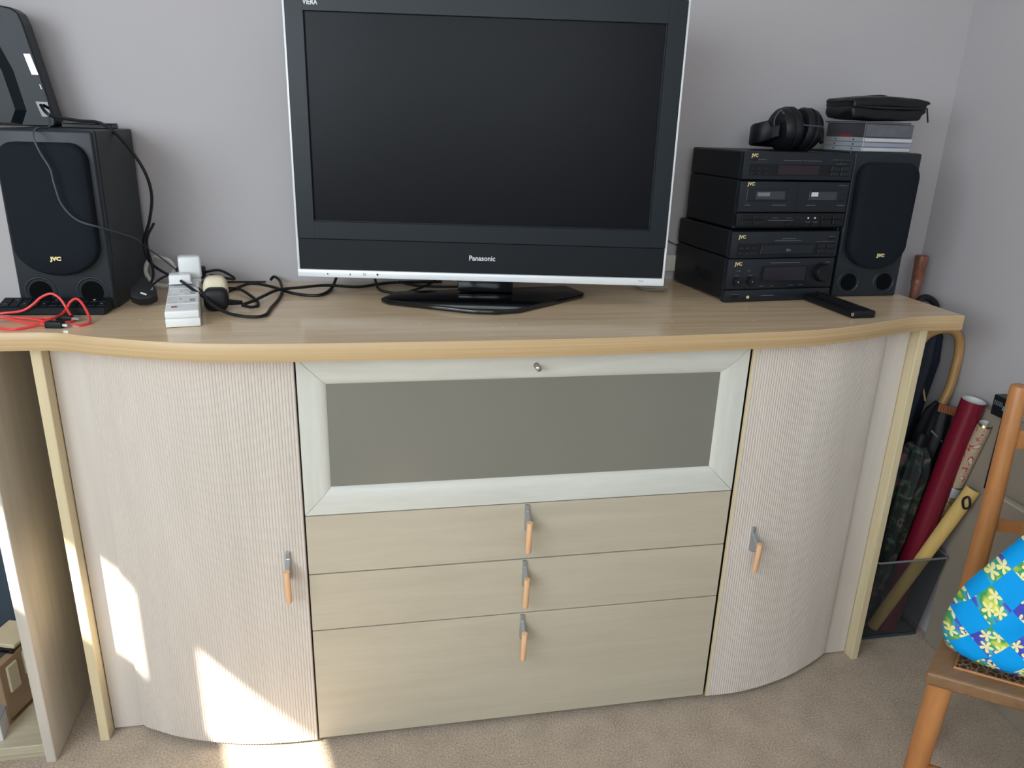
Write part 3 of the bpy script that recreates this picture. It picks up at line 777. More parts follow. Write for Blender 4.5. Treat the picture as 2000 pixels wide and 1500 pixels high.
# ------------------------------------------------------------------ loudspeakers
def speaker(label, loc, rz, w_, logo_u):
    t = thing('loudspeaker', label, 'loudspeaker', loc, rz, 'pair of black bookshelf loudspeakers')
    H = 0.3345
    obj('cabinet', b3(NB(), 0.0, w_, 0.018, 0.240, 0.0, H, bev=0.0015), 'speaker', t)
    obj('baffle', b3(NB(), 0.001, w_ - 0.001, 0.0, 0.020, 0.0005, H - 0.0005, bev=0.005, seg=3), 'baffle', t, smooth=True)
    # tombstone grille: arched shoulders above, half round below
    x0, x1 = 0.012, w_ - 0.012
    r1, rb = 0.030, (x1 - x0) / 2
    top, cy = H - 0.022, 0.082 + rb * 0.62
    P = []
    for k in range(9):
        a = PI / 2 * k / 8
        P.append((x1 - r1 + r1 * math.sin(a) * 1.0, top - r1 + r1 * math.cos(a) - 0.004 * (1 - math.cos(a))))
    for k in range(1, 20):
        a = PI * k / 20
        P.append(((x0 + x1) / 2 + rb * math.cos(a), cy - rb * 0.78 * math.sin(a)))
    for k in range(9):
        a = PI / 2 * k / 8
        P.append((x0 + r1 - r1 * math.cos(a), top - r1 + r1 * math.sin(a)))
    bm = NB()
    base = [bm.verts.new((x, 0.001, z)) for x, z in P]
    cx, cz = (x0 + x1) / 2, (top + cy - rb * 0.78) / 2
    rings = [base]
    for s, y in ((1.0, -0.016), (0.985, -0.020), (0.94, -0.0235), (0.7, -0.0255), (0.35, -0.026)):
        rings.append([bm.verts.new((cx + (x - cx) * s, y, cz + (z - cz) * s)) for x, z in P])
    n = len(P)
    for a, b in zip(rings, rings[1:]):
        for k in range(n): bm.faces.new((a[k], a[(k + 1) % n], b[(k + 1) % n], b[k]))
    bm.faces.new(rings[-1])
    obj('grille', bm, 'grille', t, smooth=True, angle=45)
    text('maker_logo', 'JVC', 0.0096, 'gold', t, face_mtx(logo_u, -0.0268, 0.104), bold=0.0006, sx=1.2, depth=0.003)
    for px in (0.040, w_ - 0.040):
        mt = Matrix.Translation((px, 0.0, 0.036)) @ Matrix.Rotation(PI / 2, 4, 'X')
        o = obj('port', lathe(NB(), [(0.030, -0.0005), (0.0285, 0.0022), (0.026, 0.0015), (0.021, -0.006), (0.019, -0.0165), (0.001, -0.0167)], mt, 28, cap=False), 'baffle', t, smooth=True, angle=80, fix=False)
        obj('port_shade', lathe(NB(), [(0.0205, 0.0), (0.020, 0.0012)], Matrix.Translation((px, -0.0004, 0.036)) @ Matrix.Rotation(PI / 2, 4, 'X'), 24), 'bore_shade', t)  # flat black disc on the baffle, painted in place of the port's inner shade
    return t
speaker('black loudspeaker at the left end of the worktop under the black monitor', (-0.8560, 0.2120, HT), R(-1.0), 0.172, 0.0865)
speaker('black loudspeaker beside the hi-fi stack with compact disc cases on top', (0.8980, 0.2491, HT), R(0.8), 0.176, 0.0935)
ZS = HT + 0.3345

# ------------------------------------------------------------------ headphones on the tuner
hp = thing('headphones', 'black over-ear headphones lying on top of the tuner', 'headphones', (0.772, 0.325, ZHT))
def cup(x, z, y, tilt, R0, inner):
    mt = Matrix.Translation((x, y, z)) @ Matrix.Rotation(R(tilt), 4, 'Y') @ Matrix.Rotation(R(8), 4, 'Z') @ Matrix.Rotation(PI / 2, 4, 'Y') @ Matrix.Diagonal((1.05, 0.98, 1, 1))
    s = -1 if inner else 1
    obj('ear_pad', lathe(NB(), [(R0 * 0.55, 0.0), (R0 * 0.9, 0.0), (R0, s * 0.006), (R0, s * 0.014), (R0 * 0.93, s * 0.020), (R0 * 0.6, s * 0.020)], mt, 30), 'pad', hp, smooth=True, world=True)
    c = obj('ear_cup', lathe(NB(), [(R0 * 0.96, s * 0.019), (R0 * 1.0, s * 0.024), (R0 * 0.97, s * 0.034), (R0 * 0.82, s * 0.044), (R0 * 0.5, s * 0.048), (0.001, s * 0.048)], mt, 30), 'black', hp, smooth=True, world=True)
    obj('cup_ring', lathe(NB(), [(R0 * 1.005, s * 0.0205), (R0 * 1.02, s * 0.0215), (R0 * 1.005, s * 0.0225)], mt, 30), 'rubber', c, smooth=True, world=True)
cup(0.7780, ZHT + 0.0480, 0.325, -6, 0.0465, True)
cup(0.7890, ZHT + 0.0480, 0.325, 6, 0.0460, False)
band = [(0.835, 0.330, ZHT + 0.035), (0.838, 0.362, ZHT + 0.028), (0.815, 0.392, ZHT + 0.024), (0.765, 0.402, ZHT + 0.022), (0.715, 0.385, ZHT + 0.024), (0.692, 0.345, ZHT + 0.028), (0.696, 0.312, ZHT + 0.034), (0.730, 0.300, ZHT + 0.046)]
bp = catmull(band, 6)
bm = NB()
rings = []
for i, p in enumerate(bp):
    t_ = (bp[min(i + 1, len(bp) - 1)] - bp[max(i - 1, 0)]).normalized()
    s_ = t_.cross(Vector((0, 0, 1))).normalized()
    wz = 0.022 if 0.15 < i / len(bp) < 0.9 else 0.014
    rings.append([bm.verts.new(p + s_ * a * 0.0055 + Vector((0, 0, b * wz + (wz - 0.017)))) for a, b in ((1, -0.8), (1, 0.8), (0.5, 1), (-0.5, 1), (-1, 0.8), (-1, -0.8), (-0.5, -1), (0.5, -1))])
for a, b in zip(rings, rings[1:]):
    for k in range(8): bm.faces.new((a[k], a[(k + 1) % 8], b[(k + 1) % 8], b[k]))
bm.faces.new(rings[0]); bm.faces.new(rings[-1])
obj('headband', bm, 'pad', hp, smooth=True, world=True)
bm = NB()
tube(bm, catmull([(0.722, 0.302, ZHT + 0.040), (0.716, 0.300, ZHT + 0.066), (0.728, 0.300, ZHT + 0.086), (0.738, 0.298, ZHT + 0.078), (0.772, 0.282, ZHT + 0.058), (0.830, 0.288, ZHT + 0.054), (0.836, 0.322, ZHT + 0.046)], 6), 0.0018, 6)
obj('yoke_wire', bm, 'grey_wire', hp, smooth=True, world=True)
obj('yoke', tube(NB(), catmull([(0.834, 0.290, ZHT + 0.020), (0.842, 0.310, ZHT + 0.048), (0.838, 0.336, ZHT + 0.072)], 5), 0.005, 8), 'black', hp, smooth=True, world=True)

# ------------------------------------------------------------------ disc cases and pouch on the right loudspeaker
CDC = Vector((0.9190, 0.2600, ZS))
CA = R(8.0)
z = ZS + 0.0002
for i, (sp, lab) in enumerate((('cd_white', 'clear disc case with a white spine, lowest of the stack on the loudspeaker'), ('cd_lilac', 'clear disc case with a lilac spine, between two white-spined cases'), ('cd_white', 'clear disc case with a white spine directly under the thick dark box'))):
    t = thing('disc_case', lab, 'disc case', (CDC.x + (0.0, 0.0015, 0.001)[i], CDC.y, z), CA + (0.0, 0.01, -0.01)[i], 'jewel cases under the leather pouch')
    obj('shell', b3(NB(), 0.0, 0.142, 0.0, 0.125, 0.0004, 0.0102, bev=0.0007), 'cd_clear', t)
    obj('spine', b3(NB(), 0.004, 0.138, -0.0005, 0.002, 0.0022, 0.0084), sp, t)
    obj('hinge_mark', b3(NB(), -0.0005, 0.002, 0.030, 0.034, 0.0040, 0.0068), 'recess', t)
    obj('hinge_mark', b3(NB(), -0.0005, 0.002, 0.090, 0.094, 0.0040, 0.0068), 'recess', t)
    z += 0.0104
t = thing('box_set', 'thick grey and dark disc box with a red mark under the pouch', 'disc case', (CDC.x + 0.002, CDC.y + 0.002, z), CA + 0.02)
obj('shell', b3(NB(), 0.0, 0.142, 0.0, 0.122, 0.0, 0.0300, bev=0.0008), 'cd_dark', t)
obj('front_label', b3(NB(), 0.003, 0.141, -0.0006, 0.002, 0.002, 0.0285), 'cd_grey', t)
obj('red_mark', prism(NB(), [(-0.0006, 0.030, 0.001), (-0.0006, 0.085, 0.001), (-0.0006, 0.065, 0.006), (-0.0006, 0.050, 0.0065)], (0.002, 0, 0)), 'cd_red', t)
z += 0.0302
t = thing('booklet', 'thin dark booklet lying between the disc box and the pouch', 'booklet', (CDC.x - 0.001, CDC.y + 0.004, z), CA + 0.03)
obj('pages', b3(NB(), 0.0, 0.138, 0.0, 0.122, 0.0003, 0.0030), 'cd_grey', t); obj('cover', b3(NB(), -0.001, 0.139, -0.001, 0.123, 0.0030, 0.0042), 'cd_dark', t)
z += 0.0044
# pouch: soft zipped wallet
pt = thing('pouch', 'black leather zipped pouch lying on top of the disc cases', 'pouch', (0.983, 0.324, z), R(1))
pt.scale = (0.88, 1.0, 1.14)
def soft(bm, cx, cy, cz, sx, sy, sz, p=4.0, nu=28, nv=12, bend=0.0):
    rows = []
    for j in range(nv + 1):
        ph = -PI / 2 + PI * j / nv
        row = []
        for i in range(nu):
            th = 2 * PI * i / nu
            f = lambda c, q: math.copysign(abs(c) ** (2 / q), c)
            x = f(math.cos(th), p) * f(math.cos(ph), p); y = f(math.sin(th), p) * f(math.cos(ph), p); zc_ = f(math.sin(ph), 2.6)
            row.append(bm.verts.new((cx + sx * x, cy + sy * y, cz + sz * zc_ + bend * (x * x))))
        rows.append(row)
    for a, b in zip(rows, rows[1:]):
        for i in range(nu):
            bm.faces.new((a[i], a[(i + 1) % nu], b[(i + 1) % nu], b[i]))
    bmesh.ops.remove_doubles(bm, verts=bm.verts, dist=1e-5)
    return bm
def slab(bm, x0, x1, y0, y1, z0, z1, r, sag=0.0, bulge=0.0, nx=16, ny=8):
    b3(bm, x0, x1, y0, y1, z0, z1, bev=r, seg=4)
    bmesh.ops.subdivide_edges(bm, edges=[e for e in bm.edges if e.calc_length() > 0.05], cuts=9, use_grid_fill=True)
    for v in bm.verts:
        u = (v.co.x - (x0 + x1) / 2) / ((x1 - x0) / 2); q = (v.co.y - (y0 + y1) / 2) / ((y1 - y0) / 2)
        v.co.z += sag * u * u + (bulge * (1 - u * u) * (1 - q * q) if v.co.z > (z0 + z1) / 2 else 0) + 0.0008 * math.sin(u * 9 + q * 5)
        if v.co.z < (z0 + z1) / 2: v.co.x -= 0.012 * max(0, u) ** 3; v.co.x += 0.003 * max(0, -u) ** 3
    return bm
obj('body', slab(NB(), -0.113, 0.108, -0.054, 0.054, 0.0025, 0.027, 0.009, sag=0.003), 'leather', pt, smooth=True)
obj('flap', slab(NB(), -0.115, 0.116, -0.056, 0.056, 0.0265, 0.046, 0.008, sag=-0.004, bulge=0.004), 'leather', pt, smooth=True)
obj('zip', tube(NB(), catmull([(-0.111, -0.050, 0.0285), (-0.05, -0.0555, 0.0265), (0.04, -0.0555, 0.0265), (0.108, -0.052, 0.0275)], 6), 0.0018, 6), 'gloss', pt)
obj('zip_pull', box(NB(), (0.1155, -0.048, 0.014), (0.004, 0.0025, 0.026), rot=Matrix.Rotation(R(-22), 4, 'Y'), bev=0.0006), 'black', pt)
obj('strap_stub', prism(NB(), [(-0.040, -0.02, 0.0470), (-0.015, -0.02, 0.0480), (0.012, -0.02, 0.0505), (-0.010, -0.02, 0.0520), (-0.040, -0.02, 0.0500)], (0, 0.012, 0)), 'leather', pt)

# ------------------------------------------------------------------ monitor back and slim box on the left loudspeaker
mo = thing('monitor', 'black monitor seen from behind, standing on the left loudspeaker', 'monitor', (-0.90, 0.40, ZS))
out = [(-1.000, ZS + 0.001), (-0.806, ZS + 0.001), (-0.8025, ZS + 0.006), (-0.8010, ZS + 0.0150), (-0.8175, ZS + 0.1080), (-0.8325, ZS + 0.190), (-0.8385, ZS + 0.208), (-0.8500, ZS + 0.2160), (-0.8720, ZS + 0.2195), (-1.000, ZS + 0.228)]
obj('rear_shell', prism(NB(), [(x, 0.380, z_) for x, z_ in out], (0, 0.045, 0), bev=0.003, seg=2), 'bezel', mo, world=True)
hump = [(-1.000, ZS + 0.004), (-0.8620, ZS + 0.004), (-0.8500, ZS + 0.030), (-0.8620, ZS + 0.105), (-0.8850, ZS + 0.165), (-1.000, ZS + 0.190)]
bm = NB()
a = [bm.verts.new((x, 0.381, z_)) for x, z_ in hump]
b = [bm.verts.new((x - 0.016, 0.366, ZS + 0.004 + (z_ - ZS) * 0.93)) for x, z_ in hump]
for k in range(len(a) - 1): bm.faces.new((a[k], a[k + 1], b[k + 1], b[k]))
bm.faces.new(b)
obj('rear_hump', bm, 'bezel', mo, world=True)
obj('rating_label', prism(NB(), [(-0.8400, 0.3795, ZS + 0.1350), (-0.8285, 0.3795, ZS + 0.1350), (-0.8190, 0.3795, ZS + 0.0975), (-0.8310, 0.3795, ZS + 0.0975)], (0, 0.001, 0)), 'silver_tape', mo, world=True)
obj('small_sticker', prism(NB(), [(-0.8205, 0.3795, ZS + 0.0800), (-0.8185, 0.3795, ZS + 0.0800), (-0.8165, 0.3795, ZS + 0.0715), (-0.8185, 0.3795, ZS + 0.0715)], (0, 0.001, 0)), 'white_print', mo, world=True)
obj('socket_recess', prism(NB(), [(-0.8320, 0.3785, ZS + 0.0480), (-0.8100, 0.3785, ZS + 0.0480), (-0.8080, 0.3785, ZS + 0.0200), (-0.8240, 0.3785, ZS + 0.0200)], (0, 0.003, 0)), 'gloss', mo, world=True)
t = thing('slim_box', 'slim flat black case lying at the back of the left loudspeaker', 'box', (-0.745, 0.408, ZS))
obj('body', b3(NB(), -0.048, 0.046, -0.025, 0.02, 0.0, 0.0090, bev=0.0015), 'black', t); obj('lid', b3(NB(), -0.048, 0.046, -0.025, 0.02, 0.0091, 0.0110, bev=0.0008), 'gloss', t)

# ------------------------------------------------------------------ keypad slab in front of the left loudspeaker
kb = thing('keyboard', 'slim black keyboard lying in front of the left loudspeaker', 'keyboard', (-0.785, 0.172, HT), R(-2))
obj('body', prism(NB(), [(-0.098, -0.008, 0.001), (-0.098, -0.008, 0.014), (-0.098, 0.036, 0.026), (-0.098, 0.036, 0.001)], (0.193, 0, 0), bev=0.002), 'bezel_low', kb)
for j in range(2):
    for i in range(11):
        y_ = 0.006 + j * 0.015; z_ = 0.0150 + (y_ + 0.008) / 0.044 * 0.012
        key = obj('key', box(NB(), (-0.085 + i * 0.0170, y_, z_ - 0.0012), (0.0158, 0.0132, 0.004), rot=Matrix.Rotation(R(15), 4, 'X'), bev=0.0008), 'bezel_low', kb)
        if (i + j) % 2 == 0:
            obj('key_mark', box(NB(), (-0.085 + i * 0.0170, y_, z_ + 0.0011), (0.004, 0.0030, 0.0006), rot=Matrix.Rotation(R(15), 4, 'X')), 'gold' if (i == 9) else 'print', key)

# ------------------------------------------------------------------ power strip, plugs
PSA = math.atan2(0.060, 0.34)
ps = thing('power_strip', 'long white extension socket block lying across the worktop', 'power strip', (-0.5300, 0.0600, HT), PSA)
ps.rotation_euler = (R(2.2), 0, PSA)
obj('base', b3(NB(), -0.0295, 0.0295, 0.0, 0.345, 0.001, 0.0165, bev=0.0015, seg=2), 'white', ps, smooth=True)
obj('top_cover', b3(NB(), -0.0294, 0.0294, 0.0003, 0.3447, 0.0164, 0.0310, bev=0.0035, seg=3), 'white', ps, smooth=True)
for k in range(5):
    y0 = 0.050 + k * 0.058
    s = obj('socket', b3(NB(), -0.0275, 0.0275, y0, y0 + 0.056, 0.0308, 0.0318, bev=0.0006), 'white', ps)
    bm = NB()
    for u_, v_, a_ in ((-0.010, 0.012, 0), (0.010, 0.012, 0), (0.0, 0.034, 1)):
        sx, sy = (0.008, 0.003) if not a_ else (0.003, 0.010)
        b3(bm, u_ - sx / 2 - 0.004, u_ + sx / 2 - 0.004, y0 + v_ - sy / 2, y0 + v_ + sy / 2, 0.0312, 0.0320)
    b3(bm, 0.012, 0.022, y0 + 0.010, y0 + 0.034, 0.0312, 0.0322)
    obj('socket_slots', bm, 'socket_line', s)
obj('indicator_lamp', b3(NB(), -0.019, -0.0085, 0.026, 0.032, 0.0305, 0.0320, bev=0.0005), 'red_switch', ps)
t = thing('white_adapter', 'white cube charger plugged into the far end of the extension block', 'plug', (-0.5600, 0.300, HT + 0.0385), PSA + 0.05)
obj('body', b3(NB(), -0.022, 0.022, -0.016, 0.020, 0.006, 0.052, bev=0.006, seg=3), 'white', t, smooth=True); obj('pin_plate', b3(NB(), -0.019, 0.019, -0.013, 0.017, -0.0018, 0.0062), 'white', t)
t = thing('flat_plug', 'low white plug in the far socket in front of the cube charger', 'plug', (-0.5710, 0.258, HT + 0.0425), PSA)
obj('body', b3(NB(), -0.0215, 0.0205, -0.016, 0.016, 0.0, 0.019, bev=0.004, seg=3), 'white', t, smooth=True); obj('rim', b3(NB(), -0.0225, 0.0215, -0.017, 0.017, 0.0, 0.003, bev=0.001), 'white', t)
t = thing('black_plug', 'black plug behind the extension block with a looped cord', 'plug', (-0.5480, 0.385, HT), 0.0)
obj('body', b3(NB(), -0.058, 0.0, -0.016, 0.016, 0.028, 0.052, bev=0.004, seg=2), 'rubber', t, smooth=True)
obj('cord_loop', tube(NB(), catmull([(0.0, 0, 0.040), (0.030, 0.0, 0.044), (0.055, 0.004, 0.030), (0.060, 0.0, 0.024), (0.045, 0.0, 0.026), (0.010, -0.004, 0.034)], 6), 0.0028, 8), 'rubber', t, smooth=True)
# mains plug lying on the worktop
p1 = thing('mains_plug', 'loose black mains plug lying between the left loudspeaker and extension block', 'plug', (-0.637, 0.2320, HT), R(12))
body = [(-0.0245, -0.014), (-0.0235, 0.006), (-0.0110, 0.022), (-0.0070, 0.034), (0.0070, 0.034), (0.0110, 0.022), (0.0235, 0.006), (0.0245, -0.014), (0.010, -0.022), (-0.010, -0.022)]
M1 = Matrix.Translation((0, 0, 0.026)) @ Matrix.Rotation(R(42), 4, 'X')
obj('body', prism(NB(), [M1 @ Vector((x, z_, -0.011)) for x, z_ in body], M1.to_3x3() @ Vector((0, 0, 0.024)), bev=0.004, seg=2), 'rubber', p1, smooth=True)
obj('pin', box(NB(), M1 @ Vector((0.0, -0.010, 0.0135)), (0.012, 0.003, 0.0015), rot=Matrix.Rotation(R(42), 4, 'X') @ Matrix.Rotation(R(-30), 4, 'Z')), 'white_print', p1)
obj('fuse_mark', prism(NB(), [M1 @ Vector(q) for q in ((0.012, -0.002, 0.0132), (0.018, -0.002, 0.0132), (0.018, 0.006, 0.0132))], M1.to_3x3() @ Vector((0, 0, 0.0008))), 'print', p1)
# black plug with a cream base standing on its side
p2 = thing('cream_plug', 'black mains plug on a cream adapter lying right of the extension block', 'plug', (-0.4930, 0.190, HT), R(4))
obj('front_shell', soft(NB(), 0.0, 0.0, 0.0235, 0.0235, 0.016, 0.0230, 4.0), 'rubber', p2, smooth=True)
obj('cream_back', soft(NB(), -0.002, 0.024, 0.0330, 0.0240, 0.018, 0.0325, 3.4), 'cream_plastic', p2, smooth=True)
obj('strain_relief', tube(NB(), [(0.020, 0.002, 0.016), (0.030, 0.006, 0.014), (0.046, 0.016, 0.0110)], [0.0065, 0.0055, 0.0042], 10), 'rubber', p2, smooth=True)

# ------------------------------------------------------------------ cables
def cable(label, pts, r, m='rubber', name='power_cable', n=7, seg=8):
    o = obj(name, tube(NB(), catmull(pts, n), r, seg), m, smooth=True)
    return tag(o, label, 'cable')
zc0 = HT + 0.0040
cable('black cable arching from the monitor over the left loudspeaker to the cream plug', [(-0.8208, 0.372, 1.3109), (-0.806, 0.350, 1.298), (-0.7918, 0.350, 1.290), (-0.743, 0.340, 1.284), (-0.7005, 0.328, 1.2800), (-0.6665, 0.33, 1.2488), (-0.6348, 0.33, 1.1954), (-0.6276, 0.34, 1.1442), (-0.6401, 0.35, 1.091), (-0.6588, 0.36, 1.0469), (-0.6579, 0.36, 1.0198), (-0.644, 0.34, 1.0016), (-0.6119, 0.30, 0.9905), (-0.5791, 0.26, 0.9860), (-0.5436, 0.21, 0.9766), (-0.5152, 0.185, 0.9632)], 0.0031)
cable('thin grey wire draped over the front of the left loudspeaker', [(-0.8006, 0.345, 1.2954), (-0.786, 0.30, 1.2725), (-0.782, 0.235, 1.2716), (-0.7735, 0.186, 1.2650), (-0.7710, 0.176, 1.2520), (-0.7632, 0.174, 1.2287), (-0.7512, 0.172, 1.2028), (-0.7485, 0.172, 1.1761), (-0.7412, 0.172, 1.140), (-0.7193, 0.172, 1.1126), (-0.6840, 0.178, 1.0985), (-0.6690, 0.25, 1.0763), (-0.6607, 0.32, 1.055), (-0.6610, 0.36, 1.0361), (-0.6380, 0.38, 1.011), (-0.6040, 0.384, 0.978)], 0.0017, 'grey_wire', 'thin_wire')
cable('black cord hanging down into the loose mains plug', [(-0.6500, 0.42, 1.075), (-0.6570, 0.385, 1.052), (-0.6560, 0.370, 1.030), (-0.6440, 0.340, 1.005), (-0.6330, 0.300, 0.985), (-0.6330, 0.262, 0.970), (-0.6400, 0.250, 0.968)], 0.0028)
cable('short black cord running behind the extension block from the mains plug', [(-0.640, 0.262, 0.966), (-0.635, 0.300, 0.966), (-0.625, 0.340, 0.972), (-0.600, 0.385, 0.978)], 0.0022)
cable('white looped flex standing behind the extension block', [(-0.605, 0.392, HT + 0.028), (-0.620, 0.40, 0.994), (-0.6352, 0.40, 1.002), (-0.6537, 0.40, 1.0054), (-0.6690, 0.40, 0.9908), (-0.6726, 0.40, 0.9683), (-0.6601, 0.40, 0.9489), (-0.6419, 0.40, 0.9419), (-0.620, 0.405, 0.9420), (-0.595, 0.415, 0.9430)], 0.0046, 'white_wire', 'white_flex')
cable('black cord looping behind the cream plug back to its strain relief', [(-0.5540, 0.300, zc0), (-0.5400, 0.350, zc0), (-0.5250, 0.385, zc0), (-0.5082, 0.385, zc0), (-0.4713, 0.3532, zc0 + 0.003), (-0.4308, 0.2701, zc0), (-0.4180, 0.218, zc0), (-0.4290, 0.198, zc0), (-0.4460, 0.190, HT + 0.010)], 0.0032)
cable('black flex running from behind the cream plug to the left end of the television', [(-0.5000, 0.345, zc0), (-0.4789, 0.4000, zc0), (-0.4544, 0.415, zc0 + 0.004), (-0.4095, 0.3834, zc0 + 0.003), (-0.3605, 0.3276, zc0), (-0.3153, 0.2998, zc0), (-0.2922, 0.3142, zc0), (-0.2768, 0.3785, zc0), (-0.268, 0.430, zc0 + 0.012)], 0.0035)
cable('black flex from the plug strain relief passing behind the television foot', [(-0.4440, 0.190, HT + 0.011), (-0.4250, 0.225, zc0 + 0.008), (-0.4101, 0.2700, zc0 + 0.008), (-0.3876, 0.3250, zc0 + 0.008), (-0.3405, 0.3534, zc0 + 0.007), (-0.2859, 0.3788, zc0 + 0.006), (-0.2174, 0.3876, zc0), (-0.1458, 0.4300, zc0), (-0.02, 0.44, zc0)], 0.0033)
cable('black flex lying in a wide loop in front of the cream plug', [(-0.5782, 0.345, HT + 0.0365), (-0.5560, 0.270, HT + 0.0365), (-0.5190, 0.2050, HT + 0.034), (-0.5000, 0.1510, HT + 0.026), (-0.469, 0.140, zc0 + 0.004), (-0.4292, 0.119, zc0), (-0.3959, 0.1252, zc0), (-0.3897, 0.1934, zc0), (-0.3830, 0.2678, zc0 - 0.0005), (-0.3831, 0.3497, zc0 - 0.0005), (-0.3949, 0.430, zc0 + 0.006), (-0.4095, 0.452, zc0 + 0.012), (-0.4175, 0.445, zc0 + 0.006)], 0.0032)
cable('black cable curling under the left side of the television', [(-0.1791, 0.4450, zc0 + 0.01), (-0.1735, 0.3747, zc0), (-0.1554, 0.3294, zc0), (-0.1150, 0.3180, zc0 + 0.001), (-0.0678, 0.3520, zc0 + 0.008), (-0.0376, 0.4226, zc0 + 0.006)], 0.0030)
cable('black cable behind the neck of the television', [(-0.1214, 0.4435, zc0), (-0.0876, 0.4004, zc0), (-0.0413, 0.3780, zc0 + 0.001), (0.0133, 0.3800, zc0), (0.09, 0.39, zc0)], 0.0030)
cable('black wire lying along the wall behind the extension block', [(-0.5802, 0.4560, zc0 - 0.001), (-0.5042, 0.4580, zc0 - 0.001), (-0.43, 0.4575, zc0 - 0.001)], 0.0022)
cable('black wire sagging along the wall between television and hi-fi stack', [(0.530, 0.462, 0.985), (0.565, 0.462, 0.988), (0.600, 0.464, 1.004)], 0.0028)
cable('pale thin wire on the wall between television and hi-fi stack', [(0.540, 0.466, 1.050), (0.565, 0.466, 1.032), (0.600, 0.466, 1.018)], 0.0014, 'grey_wire', 'thin_wire')

def red_lead(label, pts, plug_at, plug_dir, tip, fat=1.0):
    t = thing('red_lead', label, 'cable', (pts[0][0], pts[0][1], HT))
    obj('cord', tube(NB(), catmull(pts, 7), 0.0024, 8), 'red_cable', t, smooth=True, world=True)
    p = Vector(plug_at); d = Vector(plug_dir).normalized(); ang = math.atan2(d.y, d.x)
    rm = Matrix.Translation(p) @ Matrix.Rotation(ang, 4, 'Z')
    bm = NB(); box(bm, (0, 0, 0), (0.030, 0.012 * fat, 0.0085 * fat), bev=0.002, seg=2)
    bm.transform(rm @ Matrix.Translation((0.015, 0, 0)))
    obj('plug', bm, 'rubber', t, smooth=True, world=True)
    bm = NB(); box(bm, (0, 0, 0), (tip, 0.0105, 0.0045)); bm.transform(rm @ Matrix.Translation((0.030 + tip / 2, 0, 0)))
    obj('plug_tip', bm, 'usb', t, world=True)
    return t
zr = HT + 0.0026
red_lead('red cable with the higher arch over the keyboard and slim connector', [(-0.7640, 0.1225, HT + 0.006), (-0.80, 0.1325, zr), (-0.8442, 0.1420, zr), (-0.8780, 0.145, zr), (-0.8850, 0.158, zr + 0.002), (-0.8690, 0.1660, zr + 0.003), (-0.8345, 0.160, 0.9455), (-0.8143, 0.160, 0.957), (-0.7982, 0.160, 0.9706), (-0.7786, 0.158, 0.9782), (-0.7633, 0.155, 0.9683), (-0.7501, 0.145, 0.9483), (-0.7330, 0.112, zr + 0.001), (-0.7420, 0.100, zr), (-0.7669, 0.102, zr), (-0.81, 0.118, zr + 0.004), (-0.85, 0.125, zr + 0.004)], (-0.7635, 0.1230, HT + 0.006), (1.0, -0.17, 0), 0.013)
red_lead('red cable with the lower loop beside the keyboard and fat connector', [(-0.7640, 0.0755, HT + 0.006), (-0.7917, 0.087, zr + 0.002), (-0.8212, 0.104, zr + 0.003), (-0.8550, 0.118, zr + 0.006), (-0.8550, 0.082, zr), (-0.8294, 0.0625, zr), (-0.8086, 0.0560, zr), (-0.7917, 0.068, zr), (-0.765, 0.092, zr + 0.007), (-0.7575, 0.125, HT + 0.010), (-0.7542, 0.150, 0.9504), (-0.7462, 0.152, 0.9631), (-0.7336, 0.150, 0.9699), (-0.7213, 0.142, 0.9599), (-0.7060, 0.118, zr + 0.006), (-0.6985, 0.094, zr), (-0.7080, 0.078, zr), (-0.7200, 0.0735, HT + 0.006)], (-0.7637, 0.0755, HT + 0.006), (1.0, -0.16, 0), 0.009, 1.35)

# ------------------------------------------------------------------ remote control and dish
rc = thing('remote_control', 'black remote control lying on the worktop in front of the hi-fi stack', 'remote control', (0.8395, 0.132, HT), math.atan2(0.1854, -0.0026) - PI / 2)
rc.location = (0.8390, 0.1270, HT); rc.rotation_euler = (0, 0, R(2.5))
obj('body', b3(NB(), -0.029, 0.029, -0.087, 0.100, 0.0005, 0.0165, bev=0.004, seg=3), 'black', rc, smooth=True)
for j in range(9):
    for i in range(3):
        obj('button', b3(NB(), -0.020 + i * 0.0140, -0.009 + i * 0.0140, -0.050 + j * 0.0150, -0.0425 + j * 0.0150, 0.0160, 0.0180, bev=0.0006), 'recess', rc)
obj('edge_glint', b3(NB(), -0.0292, -0.0262, -0.0874, -0.083, 0.006, 0.013), 'usb', rc)['label'] = 'small silver chip imitating a glint on the corner'  # bright metal sliver imitates a glint on the remote's corner
t = thing('dish', 'small shallow silver dish under the right end of the television', 'dish', (0.480, 0.350, HT))
obj('bowl', lathe(NB(), [(0.020, 0.0), (0.034, 0.003), (0.041, 0.0085), (0.0415, 0.0095), (0.0395, 0.0095), (0.033, 0.0045), (0.001, 0.0030)], Matrix.Translation((0, 0, 0.0002)), 36, cap=False), 'dish', t, smooth=True)
obj('foot_ring', lathe(NB(), [(0.021, 0.0), (0.021, 0.0012), (0.017, 0.0012)], Matrix.Identity(4), 28), 'black', t)

